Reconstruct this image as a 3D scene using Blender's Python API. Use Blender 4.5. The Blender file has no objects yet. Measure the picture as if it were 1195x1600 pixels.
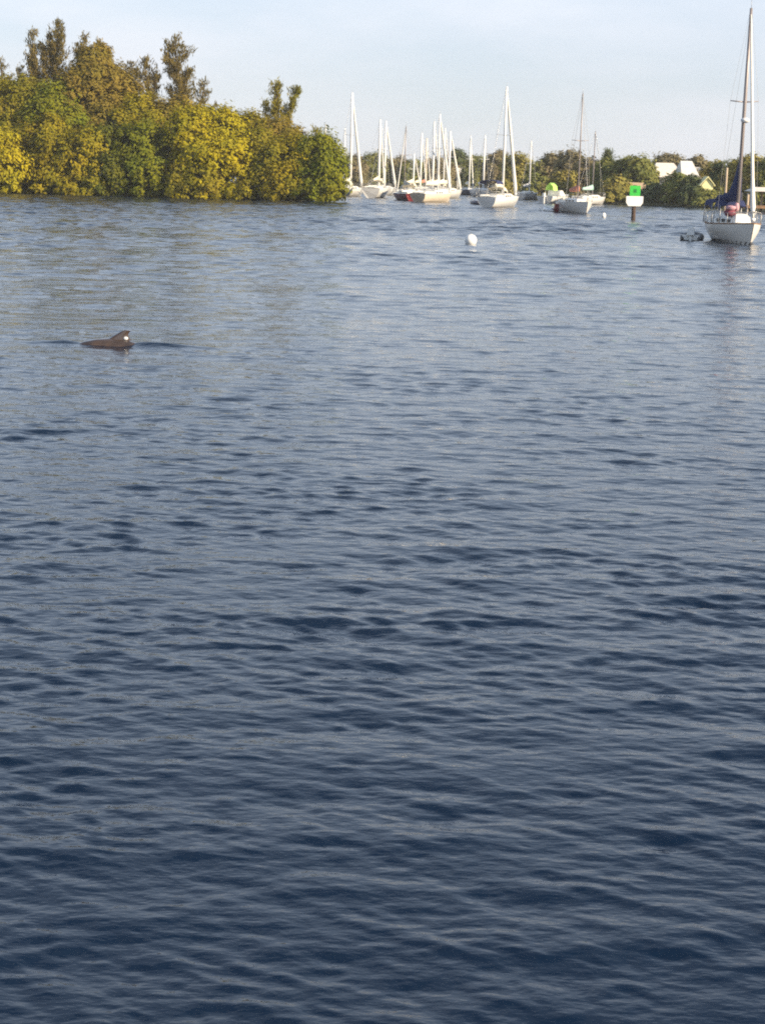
import bpy, bmesh, math, random
import numpy as np
from mathutils import Vector, Matrix

# ------------------------------------------------------------------ camera, sky, sun, exposure
sc = bpy.context.scene
C = sc.collection
R = math.radians
CAM_H = 3.0            # eye height above the water
FPX = 2540.0           # focal length in pixels of the 1195 x 1600 photograph
PITCH, ROLL = 11.66, 1.5
cam_data = bpy.data.cameras.new('camera')
cam = bpy.data.objects.new('camera', cam_data); C.objects.link(cam)
cam_data.sensor_fit = 'VERTICAL'; cam_data.sensor_height = 24.0
cam_data.lens = 24.0 * FPX / 1600.0
cam_data.clip_start = 0.1; cam_data.clip_end = 20000
CAM_M = Matrix.Translation((0, 0, CAM_H)) @ Matrix.Rotation(R(90 - PITCH), 4, 'X') @ Matrix.Rotation(R(ROLL), 4, 'Z')
cam.matrix_world = CAM_M
sc.camera = cam

SKY_UP = (1.30, 1.48, 1.62, 1)
SUN_AZ, SUN_EL = 122.0, 23.0       # azimuth clockwise from the viewing direction
world = bpy.data.worlds.new('World'); sc.world = world; world.use_nodes = True
wn, wl = world.node_tree.nodes, world.node_tree.links
wn.clear()
w_out = wn.new('ShaderNodeOutputWorld'); w_bg = wn.new('ShaderNodeBackground')
w_sky = wn.new('ShaderNodeTexSky'); w_sky.sky_type = 'NISHITA'; w_sky.sun_disc = False
w_sky.sun_elevation = R(SUN_EL); w_sky.sun_rotation = R(SUN_AZ)
w_sky.air_density = 1.0; w_sky.dust_density = 0.35; w_sky.ozone_density = 4.0; w_sky.altitude = 0
# thin high cloud veil: soft white streaks all over the sky
w_tc = wn.new('ShaderNodeTexCoord'); w_map = wn.new('ShaderNodeMapping'); w_map.inputs['Scale'].default_value = (1.6, 1.6, 5.5)
w_n = wn.new('ShaderNodeTexNoise'); w_n.inputs['Scale'].default_value = 2.6; w_n.inputs['Detail'].default_value = 5; w_n.inputs['Roughness'].default_value = 0.55
w_r = wn.new('ShaderNodeMapRange'); w_r.inputs['From Min'].default_value = 0.38; w_r.inputs['From Max'].default_value = 0.72
w_r.inputs['To Min'].default_value = -0.12; w_r.inputs['To Max'].default_value = 0.16
w_mix = wn.new('ShaderNodeMixRGB'); w_mix.inputs['Color2'].default_value = (6.5, 6.65, 7.35, 1)
wl.new(w_tc.outputs['Generated'], w_map.inputs['Vector']); wl.new(w_map.outputs['Vector'], w_n.inputs['Vector'])
# the veil looks denser towards the horizon, where one looks through more of it
w_s = wn.new('ShaderNodeSeparateXYZ'); w_e = wn.new('ShaderNodeMapRange'); w_e.inputs['From Min'].default_value = 0.0; w_e.inputs['From Max'].default_value = 0.72
w_e.inputs['To Min'].default_value = 0.86; w_e.inputs['To Max'].default_value = 0.12
w_a = wn.new('ShaderNodeMath'); w_a.operation = 'ADD'; w_a.use_clamp = True
wl.new(w_tc.outputs['Generated'], w_s.inputs[0]);  wl.new(w_s.outputs['Z'], w_e.inputs['Value'])
wl.new(w_n.outputs['Fac'], w_r.inputs['Value']); wl.new(w_r.outputs['Result'], w_a.inputs[0]); wl.new(w_e.outputs['Result'], w_a.inputs[1])
wl.new(w_a.outputs[0], w_mix.inputs['Fac'])
w_c = wn.new('ShaderNodeMixRGB'); w_c.inputs['Color1'].default_value = (6.15, 6.4, 7.05, 1); w_c.inputs['Color2'].default_value = (6.75, 6.85, 7.35, 1)
w_cr = wn.new('ShaderNodeMapRange'); w_cr.inputs['From Min'].default_value = 0.36; w_cr.inputs['From Max'].default_value = 0.66
wl.new(w_n.outputs['Fac'], w_cr.inputs['Value']); wl.new(w_cr.outputs['Result'], w_c.inputs['Fac']); 
# thin bright cloud higher up: the sky lightens from the horizon upward all round
w_g = wn.new('ShaderNodeMapRange'); w_g.inputs['From Min'].default_value = 0.05; w_g.inputs['From Max'].default_value = 0.34
w_gc = wn.new('ShaderNodeMixRGB'); w_gc.inputs['Color1'].default_value = (1, 1, 1, 1); w_gc.inputs['Color2'].default_value = SKY_UP
w_v = wn.new('ShaderNodeVectorMath'); w_v.operation = 'MULTIPLY'
wl.new(w_g.outputs['Result'], w_gc.inputs['Fac']); wl.new(w_c.outputs['Color'], w_v.inputs[0]); wl.new(w_gc.outputs['Color'], w_v.inputs[1]); wl.new(w_v.outputs[0], w_mix.inputs['Color2'])
wl.new(w_s.outputs['Z'], w_g.inputs['Value']); wl.new(w_sky.outputs['Color'], w_mix.inputs['Color1']); wl.new(w_mix.outputs['Color'], w_bg.inputs['Color'])
w_bg.inputs['Strength'].default_value = 0.0775
wl.new(w_bg.outputs['Background'], w_out.inputs['Surface'])

sun_data = bpy.data.lights.new('sun', 'SUN'); sun_data.energy = 5.0; sun_data.angle = R(0.55); sun_data.color = (1.0, 0.83, 0.60)
sun = bpy.data.objects.new('sun', sun_data); C.objects.link(sun)
SUN_DIR = Vector((math.sin(R(SUN_AZ)) * math.cos(R(SUN_EL)), math.cos(R(SUN_AZ)) * math.cos(R(SUN_EL)), math.sin(R(SUN_EL))))
sun.rotation_euler = SUN_DIR.to_track_quat('Z', 'Y').to_euler()
sun.location = SUN_DIR * 50

vs = sc.view_settings
vs.view_transform = 'Standard'; vs.look = 'None'; vs.gamma = 1.0; vs.exposure = 0.78; vs.use_curve_mapping = False
sc.cycles.pixel_filter_type = 'BLACKMAN_HARRIS'; sc.cycles.filter_width = 1.95     # soft phone lens
sc.cycles.use_denoising = False
sc.cycles.max_bounces = 6; sc.cycles.transparent_max_bounces = 4

# ------------------------------------------------------------------ helpers
rng = np.random.default_rng(7)
random.seed(7)
_M3 = CAM_M.to_3x3(); _EYE = CAM_M.translation

def ray(px, py):
    return _M3 @ Vector(((px - 597.5) / FPX, -(py - 800.0) / FPX, -1.0))
def on_plane(px, py, z=0.0):                       # where a pixel of the photograph meets a level plane
    d = ray(px, py); t = (z - _EYE.z) / d.z
    return _EYE + d * t
def at(px, py, Y):                                 # the point seen at a pixel, Y metres ahead
    d = ray(px, py); return _EYE + d * (Y / d.y)
def px_m(Y):                                       # metres per photograph pixel at Y metres
    return Y / (FPX * math.cos(R(PITCH)) * 0.985)

def mesh_np(name, verts, faces_flat, nper):
    """fast mesh: verts (n,3), faces_flat (m*nper)"""
    me = bpy.data.meshes.new(name)
    verts = np.asarray(verts, np.float32); faces_flat = np.asarray(faces_flat, np.int32)
    m = len(faces_flat) // nper
    me.vertices.add(len(verts)); me.vertices.foreach_set('co', verts.ravel())
    me.loops.add(len(faces_flat)); me.loops.foreach_set('vertex_index', faces_flat)
    me.polygons.add(m)
    me.polygons.foreach_set('loop_start', np.arange(m, dtype=np.int32) * nper)
    me.polygons.foreach_set('loop_total', np.full(m, nper, np.int32))
    me.update(calc_edges=True); me.validate()
    return me
def link(name, me, m, parent=None, smooth=False):
    o = bpy.data.objects.new(name, me); C.objects.link(o)
    if m is not None: me.materials.append(m)
    if smooth: me.polygons.foreach_set('use_smooth', np.ones(len(me.polygons), bool))
    if parent is not None: o.parent = parent
    return o
def tag(o, label=None, cat=None, group=None, kind=None):
    if label: o['label'] = label
    if cat: o['category'] = cat
    if group: o['group'] = group
    if kind: o['kind'] = kind
    return o
def empty(name, loc, rz=0.0):
    o = bpy.data.objects.new(name, None); C.objects.link(o)
    o.location = loc; o.rotation_euler = (0, 0, rz); o.empty_display_size = 0.5
    return o

class MB:
    """collects shapes, then links them as one mesh object"""
    def __init__(s): s.v = []; s.f = []; s.smooth = []
    def add(s, vs, fs, smooth=False):
        n = len(s.v); s.v += [tuple(v) for v in vs]; s.f += [tuple(i + n for i in f) for f in fs]; s.smooth += [smooth] * len(fs)
        return s
    def box(s, c, d, rz=0.0, taper=1.0):
        x, y, z = d[0] / 2, d[1] / 2, d[2] / 2; q = []
        for k in (-1, 1):
            t = taper if k > 0 else 1.0
            for a, b in ((-1, -1), (1, -1), (1, 1), (-1, 1)):
                X, Y = a * x * t, b * y * t
                q.append((c[0] + X * math.cos(rz) - Y * math.sin(rz), c[1] + X * math.sin(rz) + Y * math.cos(rz), c[2] + k * z))
        return s.add(q, [(3, 2, 1, 0), (4, 5, 6, 7), (0, 1, 5, 4), (1, 2, 6, 5), (2, 3, 7, 6), (3, 0, 4, 7)])
    def tube(s, pts, rad, n=8, cap=True):
        pts = [Vector(p) for p in pts]; rad = rad if isinstance(rad, (list, tuple)) else [rad] * len(pts)
        V = []; F = []
        for i, p in enumerate(pts):
            d = (pts[min(i + 1, len(pts) - 1)] - pts[max(i - 1, 0)]).normalized()
            a = d.cross(Vector((0, 0, 1)) if abs(d.z) < 0.9 else Vector((1, 0, 0))).normalized(); b = d.cross(a)
            for k in range(n):
                t = 2 * math.pi * k / n
                V.append(p + (a * math.cos(t) + b * math.sin(t)) * rad[i])
        for i in range(len(pts) - 1):
            for k in range(n):
                k2 = (k + 1) % n
                F.append((i * n + k, i * n + k2, (i + 1) * n + k2, (i + 1) * n + k))
        if cap:
            F.append(tuple(range(n))[::-1]); F.append(tuple((len(pts) - 1) * n + k for k in range(n)))
        return s.add(V, F, True)
    def ball(s, c, r, n=14, m=9, lump=0.0):
        r = r if isinstance(r, (tuple, list)) else (r, r, r); V = [(c[0], c[1], c[2] - r[2])]; F = []
        for i in range(1, m):
            t = math.pi * i / m
            for k in range(n):
                p = 2 * math.pi * k / n
                q = 1 + lump * (math.sin(3 * p + 2.1 * i) + 0.7 * math.sin(5 * p - 1.3 * i))
                V.append((c[0] + q * r[0] * math.sin(t) * math.cos(p), c[1] + q * r[1] * math.sin(t) * math.sin(p), c[2] - q * r[2] * math.cos(t)))
        V.append((c[0], c[1], c[2] + r[2]))
        for k in range(n):
            k2 = (k + 1) % n
            F.append((0, 1 + k2, 1 + k)); F.append((len(V) - 1, 1 + (m - 2) * n + k, 1 + (m - 2) * n + k2))
            for i in range(m - 2):
                F.append((1 + i * n + k, 1 + i * n + k2, 1 + (i + 1) * n + k2, 1 + (i + 1) * n + k))
        return s.add(V, F, True)
    def loft(s, rings, closed=False, smooth=True):
        """rings: equal-length point lists"""
        n = len(rings[0]); V = [p for r in rings for p in r]; F = []
        for i in range(len(rings) - 1):
            for k in range(n if closed else n - 1):
                k2 = (k + 1) % n
                F.append((i * n + k, i * n + k2, (i + 1) * n + k2, (i + 1) * n + k))
        return s.add(V, F, smooth)
    def build(s, name, m, parent=None):
        me = bpy.data.meshes.new(name); me.from_pydata(s.v, [], s.f); me.update()
        me.polygons.foreach_set('use_smooth', s.smooth)
        bm = bmesh.new(); bm.from_mesh(me); bmesh.ops.recalc_face_normals(bm, faces=bm.faces); bm.to_mesh(me); bm.free()
        return link(name, me, m, parent)

# ------------------------------------------------------------------ materials
MATS = {}
def mat(name, col, rough=0.6, col2=None, scale=3.0, metal=0.0, bump=0.0, coat=0.0, streak=None):
    """principled with a noise mottle between two colours"""
    if name in MATS: return MATS[name]
    m = bpy.data.materials.new(name); m.use_nodes = True; MATS[name] = m
    nt = m.node_tree; b = nt.nodes['Principled BSDF']
    b.inputs['Roughness'].default_value = rough; b.inputs['Metallic'].default_value = metal
    if coat: b.inputs['Coat Weight'].default_value = coat
    if col2 is None: col2 = tuple(c * 0.8 for c in col)
    tc = nt.nodes.new('ShaderNodeTexCoord'); n = nt.nodes.new('ShaderNodeTexNoise')
    n.inputs['Scale'].default_value = scale; n.inputs['Detail'].default_value = 5
    src = tc.outputs['Object']
    if streak:
        mp = nt.nodes.new('ShaderNodeMapping'); mp.inputs['Scale'].default_value = streak
        nt.links.new(src, mp.inputs['Vector']); src = mp.outputs['Vector']
    nt.links.new(src, n.inputs['Vector'])
    mr = nt.nodes.new('ShaderNodeMapRange'); mr.inputs['From Min'].default_value = 0.35; mr.inputs['From Max'].default_value = 0.68
    mx = nt.nodes.new('ShaderNodeMixRGB'); mx.inputs['Color1'].default_value = (*col, 1); mx.inputs['Color2'].default_value = (*col2, 1)
    nt.links.new(n.outputs['Fac'], mr.inputs['Value']); nt.links.new(mr.outputs['Result'], mx.inputs['Fac'])
    nt.links.new(mx.outputs['Color'], b.inputs['Base Color'])
    if bump:
        bp = nt.nodes.new('ShaderNodeBump'); bp.inputs['Strength'].default_value = bump; bp.inputs['Distance'].default_value = 0.05
        nt.links.new(n.outputs['Fac'], bp.inputs['Height']); nt.links.new(bp.outputs['Normal'], b.inputs['Normal'])
    return m
def leaf_mat(name, col, col2, scale=0.35, trans=0.36):
    if name in MATS: return MATS[name]
    m = bpy.data.materials.new(name); m.use_nodes = True; MATS[name] = m
    nt = m.node_tree; nt.nodes.clear()
    out = nt.nodes.new('ShaderNodeOutputMaterial'); d = nt.nodes.new('ShaderNodeBsdfDiffuse'); t = nt.nodes.new('ShaderNodeBsdfTranslucent'); mx = nt.nodes.new('ShaderNodeMixShader')
    mx.inputs['Fac'].default_value = trans
    g = nt.nodes.new('ShaderNodeTexCoord'); n = nt.nodes.new('ShaderNodeTexNoise'); n.inputs['Scale'].default_value = scale; n.inputs['Detail'].default_value = 4; n.inputs['Roughness'].default_value = 0.65
    mr = nt.nodes.new('ShaderNodeMapRange'); mr.inputs['From Min'].default_value = 0.36; mr.inputs['From Max'].default_value = 0.64
    c = nt.nodes.new('ShaderNodeMixRGB'); c.inputs['Color1'].default_value = (*col, 1); c.inputs['Color2'].default_value = (*col2, 1)
    nt.links.new(g.outputs['Object'], n.inputs['Vector']); nt.links.new(n.outputs['Fac'], mr.inputs['Value']); nt.links.new(mr.outputs['Result'], c.inputs['Fac'])
    nt.links.new(c.outputs['Color'], d.inputs['Color']); nt.links.new(c.outputs['Color'], t.inputs['Color'])
    nt.links.new(d.outputs[0], mx.inputs[1]); nt.links.new(t.outputs[0], mx.inputs[2]); nt.links.new(mx.outputs[0], out.inputs['Surface'])
    return m

# ------------------------------------------------------------------ water
def water_material():
    m = bpy.data.materials.new('water'); m.use_nodes = True
    nt = m.node_tree; b = nt.nodes['Principled BSDF']; N = nt.nodes.new; L = nt.links.new
    b.inputs['Base Color'].default_value = (0.005, 0.014, 0.033, 1)
    b.inputs['Roughness'].default_value = 0.04; b.inputs['IOR'].default_value = 1.333
    tc = N('ShaderNodeTexCoord')
    def noise(scale, sx, sy, rot, det):
        mp = N('ShaderNodeMapping'); mp.inputs['Scale'].default_value = (sx, sy, 1); mp.inputs['Rotation'].default_value = (0, 0, R(rot))
        n = N('ShaderNodeTexNoise'); n.inputs['Scale'].default_value = scale; n.inputs['Detail'].default_value = det; n.inputs['Roughness'].default_value = 0.5
        L(tc.outputs['Object'], mp.inputs['Vector']); L(mp.outputs['Vector'], n.inputs['Vector']); return n.outputs['Fac']
    h1 = noise(2.2, 0.45, 1.0, 8, 3)          # half-metre ripples
    h2 = noise(11.0, 0.55, 1.0, -6, 3)         # hand-wide ripples
    b1 = N('ShaderNodeBump'); b1.inputs['Strength'].default_value = 1.0; b1.inputs['Distance'].default_value = WATER_B1
    b2 = N('ShaderNodeBump'); b2.inputs['Strength'].default_value = 1.0; b2.inputs['Distance'].default_value = WATER_B2
    # the wind has more hold on the open water than close under the shore
    sp = N('ShaderNodeSeparateXYZ'); mr = N('ShaderNodeMapRange'); mr.inputs['From Min'].default_value = 18; mr.inputs['From Max'].default_value = 120
    mr.inputs['To Min'].default_value = WATER_B1; mr.inputs['To Max'].default_value = WATER_B1_OPEN
    L(tc.outputs['Object'], sp.inputs[0]); L(sp.outputs['Y'], mr.inputs['Value']); L(mr.outputs['Result'], b1.inputs['Distance'])
    mq = N('ShaderNodeMapRange'); mq.inputs['From Min'].default_value = 25; mq.inputs['From Max'].default_value = 140; mq.inputs['To Min'].default_value = 0.02; mq.inputs['To Max'].default_value = 0.12
    L(sp.outputs['Y'], mq.inputs['Value']); L(mq.outputs['Result'], b.inputs['Roughness'])
    L(h1, b1.inputs['Height']); L(h2, b2.inputs['Height']); L(b1.outputs['Normal'], b2.inputs['Normal']);
    # ripples too short for the mesh out there: a noise of surface slopes added to the normal
    mp = N('ShaderNodeMapping'); mp.inputs['Scale'].default_value = (0.5, 1.0, 1.0); mp.inputs['Rotation'].default_value = (0, 0, R(7))
    nz = N('ShaderNodeTexNoise'); nz.inputs['Scale'].default_value = 2.6; nz.inputs['Detail'].default_value = 3; nz.inputs['Roughness'].default_value = 0.6
    L(tc.outputs['Object'], mp.inputs['Vector']); L(mp.outputs['Vector'], nz.inputs['Vector'])
    sb = N('ShaderNodeVectorMath'); sb.operation = 'SUBTRACT'; sb.inputs[1].default_value = (0.5, 0.5, 0.5)
    ks = N('ShaderNodeMapRange'); ks.inputs['From Min'].default_value = 16; ks.inputs['From Max'].default_value = 75; ks.inputs['To Min'].default_value = 0.0; ks.inputs['To Max'].default_value = WATER_FAR
    cb = N('ShaderNodeCombineXYZ'); ml = N('ShaderNodeVectorMath'); ml.operation = 'MULTIPLY'; ge = N('ShaderNodeNewGeometry')
    ad = N('ShaderNodeVectorMath'); ad.operation = 'ADD'; nn = N('ShaderNodeVectorMath'); nn.operation = 'NORMALIZE'
    L(nz.outputs['Color'], sb.inputs[0]); L(sp.outputs['Y'], ks.inputs['Value']); L(ks.outputs['Result'], cb.inputs['X']); L(ks.outputs['Result'], cb.inputs['Y'])
    L(sb.outputs[0], ml.inputs[0]); L(cb.outputs[0], ml.inputs[1]); L(ge.outputs['Normal'], ad.inputs[0]); L(ml.outputs[0], ad.inputs[1]); L(ad.outputs[0], nn.inputs[0]); L(nn.outputs[0], b1.inputs['Normal']); L(b2.outputs['Normal'], b.inputs['Normal'])
    return m
WATER_B1, WATER_B2, WATER_B1_OPEN = 0.030, 0.012, 0.04
WATER_FAR = 0.5
WATER_FAR_SLOPE = 0.13
DOLPHIN = on_plane(172, 538)

def build_water():
    # fine near the shore we stand on, coarser far out
    r = [2.6]
    while r[-1] < 6000:
        q = r[-1]; r.append(q * 1.0026 if q < 75 else q + 0.25 if q < 230 else q + 0.4 if q < 340 else q * 1.02 if q < 600 else q * 1.09)
    r = np.array(r)
    a = [0.0]
    while a[-1] < 1.35:
        a.append(a[-1] + (0.0024 if a[-1] < 0.30 else 0.010 if a[-1] < 0.5 else 0.04))
    a = np.array(a); a = np.concatenate([-a[:0:-1], a])
    RR, AA = np.meshgrid(r, a, indexing='ij')
    X = RR * np.sin(AA); Y = RR * np.cos(AA)
    dr = np.gradient(r)[:, None]
    da = np.gradient(a)[None, :]
    step = np.maximum(dr + 0 * AA, RR * np.abs(da))
    g = np.random.default_rng(21)
    Z = np.zeros_like(X); DX = np.zeros_like(X); DY = np.zeros_like(X)
    # gusts: slow patches where the ripples stand higher or lower
    def patch(k, seed):
        q = np.random.default_rng(seed); s = np.zeros_like(X)
        for i in range(7):
            t = q.uniform(0, 6.28); lam = k * q.uniform(0.6, 1.8)
            s += np.sin(2 * np.pi / lam * (X * np.cos(t) * 0.5 + Y * np.sin(t)) + q.uniform(0, 6.28))
        return s / 7 ** 0.5
    gust = np.clip(1.0 + 0.25 * patch(14, 3) + 0.34 * patch(1.9, 4) + 0.22 * patch(0.8, 5), 0.25, 2.3)
    NW = 190
    lam = np.exp(np.linspace(math.log(0.07), math.log(2.2), NW)) * g.uniform(0.93, 1.07, NW)
    th = np.where(lam < 1.2, g.normal(-101, 34, NW), g.normal(-98, 20, NW)) * np.pi / 180
    ph = g.uniform(0, 2 * np.pi, NW)
    # slope variance per component
    w = np.exp(-0.5 * (np.log(lam / 0.205) / 0.55) ** 2) + 0.15 * np.exp(-0.5 * (np.log(lam / 0.75) / 0.4) ** 2)
    slope = WATER_SLOPE * np.sqrt(2 * w / w.sum())
    for i in range(NW):
        k = 2 * np.pi / lam[i]; amp = slope[i] / k
        fade = np.clip((lam[i] / step - 2.5) / 3.0, 0, 1)
        if not fade.any(): continue
        rows = np.nonzero(fade.any(axis=1))[0]; sl = slice(rows[0], rows[-1] + 1)
        cx, cy = math.cos(th[i]), math.sin(th[i])
        p = k * (X[sl] * cx + Y[sl] * cy) + ph[i]
        p = p - 0.70 * np.cos(p)                     # steep fronts, long backs
        A = amp * fade[sl] * gust[sl]
        Z[sl] += A * np.cos(p); q = A * np.sin(p) * 0.25
        DX[sl] -= q * cx; DY[sl] -= q * cy
    # longer wavelets out where the wind has a run
    NF = 46
    lamf = np.exp(np.linspace(math.log(0.85), math.log(2.6), NF)) * g.uniform(0.95, 1.05, NF); thf = g.normal(-97, 30, NF) * np.pi / 180; phf = g.uniform(0, 2 * np.pi, NF)
    ramp = np.clip((r - 28) / 60, 0, 1) ** 1.0 * (1 - np.clip((r - 330) / 200, 0, 1)); rows = np.nonzero(ramp > 0)[0]; sl = slice(rows[0], rows[-1] + 1)
    gf = np.clip(1.0 + 0.35 * patch(30, 8)[sl] + 0.3 * patch(9, 9)[sl], 0.35, 1.8) * ramp[sl][:, None]
    for i in range(NF):
        k = 2 * np.pi / lamf[i]; p = k * (X[sl] * math.cos(thf[i]) + Y[sl] * math.sin(thf[i])) + phf[i]; p = p - 0.4 * np.cos(p)
        Z[sl] += WATER_FAR_SLOPE * math.sqrt(2 / NF) / k * np.clip((lamf[i] / step[sl] - 2.0) / 2.0, 0, 1) * gf * np.cos(p)
    # the swell pushed up along the dolphin's back
    ex = X - DOLPHIN.x; ey = Y - DOLPHIN.y - 0.05 + 0.06 * ex
    Z += 0.075 * np.exp(-(ey / 0.13) ** 2) * np.exp(-np.abs(ex / 1.25) ** 3) * (1 - 0.85 * np.exp(-((ex + 0.08) / 0.58) ** 4)) - 0.02 * np.exp(-((ey + 0.42) / 0.25) ** 2) * np.exp(-(ex / 1.0) ** 2)
    V = np.stack([X + DX, Y + DY, Z], -1).reshape(-1, 3)
    nr, na = X.shape
    idx = np.arange(nr * na).reshape(nr, na)
    F = np.stack([idx[:-1, :-1], idx[:-1, 1:], idx[1:, 1:], idx[1:, :-1]], -1).reshape(-1)
    me = mesh_np('water', V, F[::-1].copy(), 4)
    o = link('water', me, water_material(), smooth=True)
    return tag(o, kind='structure')
WATER_SLOPE = 0.115
water = build_water()

# ------------------------------------------------------------------ land
M_MUD = mat('shore_mud', (0.045, 0.032, 0.020), 0.9, (0.075, 0.055, 0.034), 0.6, bump=0.4)
M_GRASS = mat('shore_grass', (0.055, 0.060, 0.018), 0.95, (0.085, 0.070, 0.030), 0.15, bump=0.5)
M_BARK = mat('bark', (0.085, 0.062, 0.045), 0.9, (0.13, 0.10, 0.08), 5.0, bump=0.6)
M_PALEBARK = mat('pale_bark', (0.16, 0.13, 0.10), 0.9, (0.10, 0.08, 0.06), 5.0, bump=0.6)

def land(name, front, back, m, top=0.45, bank=0.006):
    """a bank from a waterline polyline back to another line, rising out of the water"""
    n = len(front); V = []; F = []
    for k, (t, z) in enumerate(((0.0, -0.6), (bank, 0.30), (0.05, top * 0.85), (0.2, top), (1.0, top))):
        for i in range(n):
            f, b = Vector(front[i]), Vector(back[i]); p = f.lerp(b, t)
            V.append((p.x, p.y, z + (0.06 * math.sin(i * 2.3 + k) if 0 < k < 4 else 0)))
    for k in range(4):
        for i in range(n - 1):
            F.append((k * n + i, k * n + i + 1, (k + 1) * n + i + 1, (k + 1) * n + i))
    mb = MB().add(V, F, True)
    return tag(mb.build(name, m), kind='structure')

isl_px = [(-420, 286.5), (-250, 291), (-120, 295.5), (0, 299), (60, 301), (120, 303), (180, 305), (240, 307.5), (300, 309.5), (360, 311), (420, 312.5), (470, 313.5), (510, 314.5), (528, 314.5)]
front = [on_plane(*p) for p in isl_px]
back = [Vector((f.x * 1.02, f.y + (75 if i < 9 else 75 - (i - 8) * 14.5), 0)) for i, f in enumerate(front)]
land('island_ground', [(p.x, p.y) + (0,) for p in front], back, M_MUD, 0.5)
shore_px = [(380, 294), (460, 295.5), (540, 297.5), (600, 299), (660, 300.5), (720, 302.5), (760, 305), (800, 308.5), (850, 313), (900, 316), (960, 319.5), (1020, 321.5), (1070, 323.5), (1120, 326), (1195, 329), (1300, 332.5), (1500, 338)]
front2 = [on_plane(*p) for p in shore_px]
SHORE = sorted((p[0], f.y) for p, f in zip(shore_px, front2))
def shore_y(px):
    return float(np.interp(px, [s[0] for s in SHORE], [s[1] for s in SHORE]))
back2 = [Vector((f.x * 12, 4500, 0)) for f in front2]
land('far_shore', front2, back2, M_GRASS, 0.6, 0.0002)

# ------------------------------------------------------------------ trees
def leaf_quads(c, nrm, size, aspect, roll=None):
    """n leaf-spray faces: centres, normals, sizes"""
    n = len(c)
    nrm = nrm / (np.linalg.norm(nrm, axis=1, keepdims=True) + 1e-9)
    ref = rng.normal(size=(n, 3))
    if roll is not None: ref = roll + 0.35 * ref
    u = ref - nrm * (ref * nrm).sum(1, keepdims=True); u /= np.linalg.norm(u, axis=1, keepdims=True) + 1e-9
    v = np.cross(nrm, u)
    su = (size * aspect)[:, None]; sv = size[:, None]
    j = lambda: rng.uniform(0.75, 1.2, (n, 1))
    V = np.stack([c - u * su * j(), c - v * sv * j() * 0.9 + u * su * 0.15, c + u * su * j(), c + v * sv * j() * 0.9 - u * su * 0.1], 1)
    return V.reshape(-1, 3)
def leaf_mesh(name, V, m, parent):
    me = mesh_np(name, V, np.arange(len(V)), 4)
    return link(name, me, m, parent)

def lobed_crown(lobes, dens, size, open_=0.0):
    """lobes: (cx,cy,cz,rx,ry,rz). leaf sprays gathered in clumps over each lobe's skin, some inside"""
    out = []
    for (cx, cy, cz, rx, ry, rz) in lobes:
        area = (rx * ry + rx * rz + ry * rz) / 3 * 12.6
        nc = max(14, int(area / 1.1))
        d = rng.normal(size=(nc, 3)); d /= np.linalg.norm(d, axis=1, keepdims=True)
        d[:, 2] = np.where(d[:, 2] < -0.55, -d[:, 2], d[:, 2])
        rad = rng.uniform(0.80, 1.06, nc) + 0.07 * np.sin(d[:, 0] * 5 + cx) + 0.07 * np.sin(d[:, 2] * 6 + cz)
        rr = np.array([rx, ry, rz])
        cc = np.array([cx, cy, cz]) + d * rr * rad[:, None]
        cr = rng.uniform(0.30, 1.05, nc) * min(1.0, 0.35 + min(rx, rz) / 3.0)
        keep = rng.uniform(size=nc) > open_
        cc, cr, d = cc[keep], cr[keep], d[keep]
        k = int(dens)
        e = rng.normal(size=(len(cc), k, 3)); e /= np.linalg.norm(e, axis=2, keepdims=True)
        e += d[:, None, :] * 0.45 + np.array([0, 0, 0.25])
        p = cc[:, None, :] + e * cr[:, None, None] * rng.uniform(0.30, 1.15, (len(cc), k, 1)) * np.array([1.1, 1.1, 0.95])
        nn = e * 0.75 + d[:, None, :] * 0.95 + np.array([0, 0, 0.25]) + rng.normal(size=e.shape) * 0.45
        s = np.full(p.shape[:2], size) * rng.uniform(0.5, 1.7, p.shape[:2])
        out.append(leaf_quads(p.reshape(-1, 3), nn.reshape(-1, 3), s.ravel(), rng.uniform(1.1, 1.9, s.size)))
        # dark leafy inside, so the crown is not hollow
        ni = int(area * 6)
        q = rng.normal(size=(ni, 3)); q /= np.linalg.norm(q, axis=1, keepdims=True)
        p = np.array([cx, cy, cz]) + q * rr * (rng.uniform(0.2, 0.82, (ni, 1)))
        out.append(leaf_quads(p, q + rng.normal(size=q.shape) * 0.6, np.full(ni, 0.24), rng.uniform(1.0, 1.6, ni)))
    return np.concatenate(out)

def limbs(mb, base, targets, r0, h):
    """a tapered trunk that forks to the lobes"""
    top = Vector((0, 0, 0))
    for t in targets: top += Vector(t)
    top /= len(targets); fork = base.lerp(top, 0.45)
    bend = Vector((random.uniform(-.3, .3), random.uniform(-.3, .3), 0))
    mb.tube([base - Vector((0, 0, .5)), base.lerp(fork, 0.5) + bend, fork], [r0 * 1.25, r0, r0 * 0.8], 7)
    for t in targets:
        t = Vector(t); mid = fork.lerp(t, 0.5) + Vector((random.uniform(-.3, .3), random.uniform(-.3, .3), h * 0.04))
        mb.tube([fork - Vector((0, 0, 0.1)), mid, t], [r0 * 0.6, r0 * 0.4, r0 * 0.12], 6)

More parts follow.
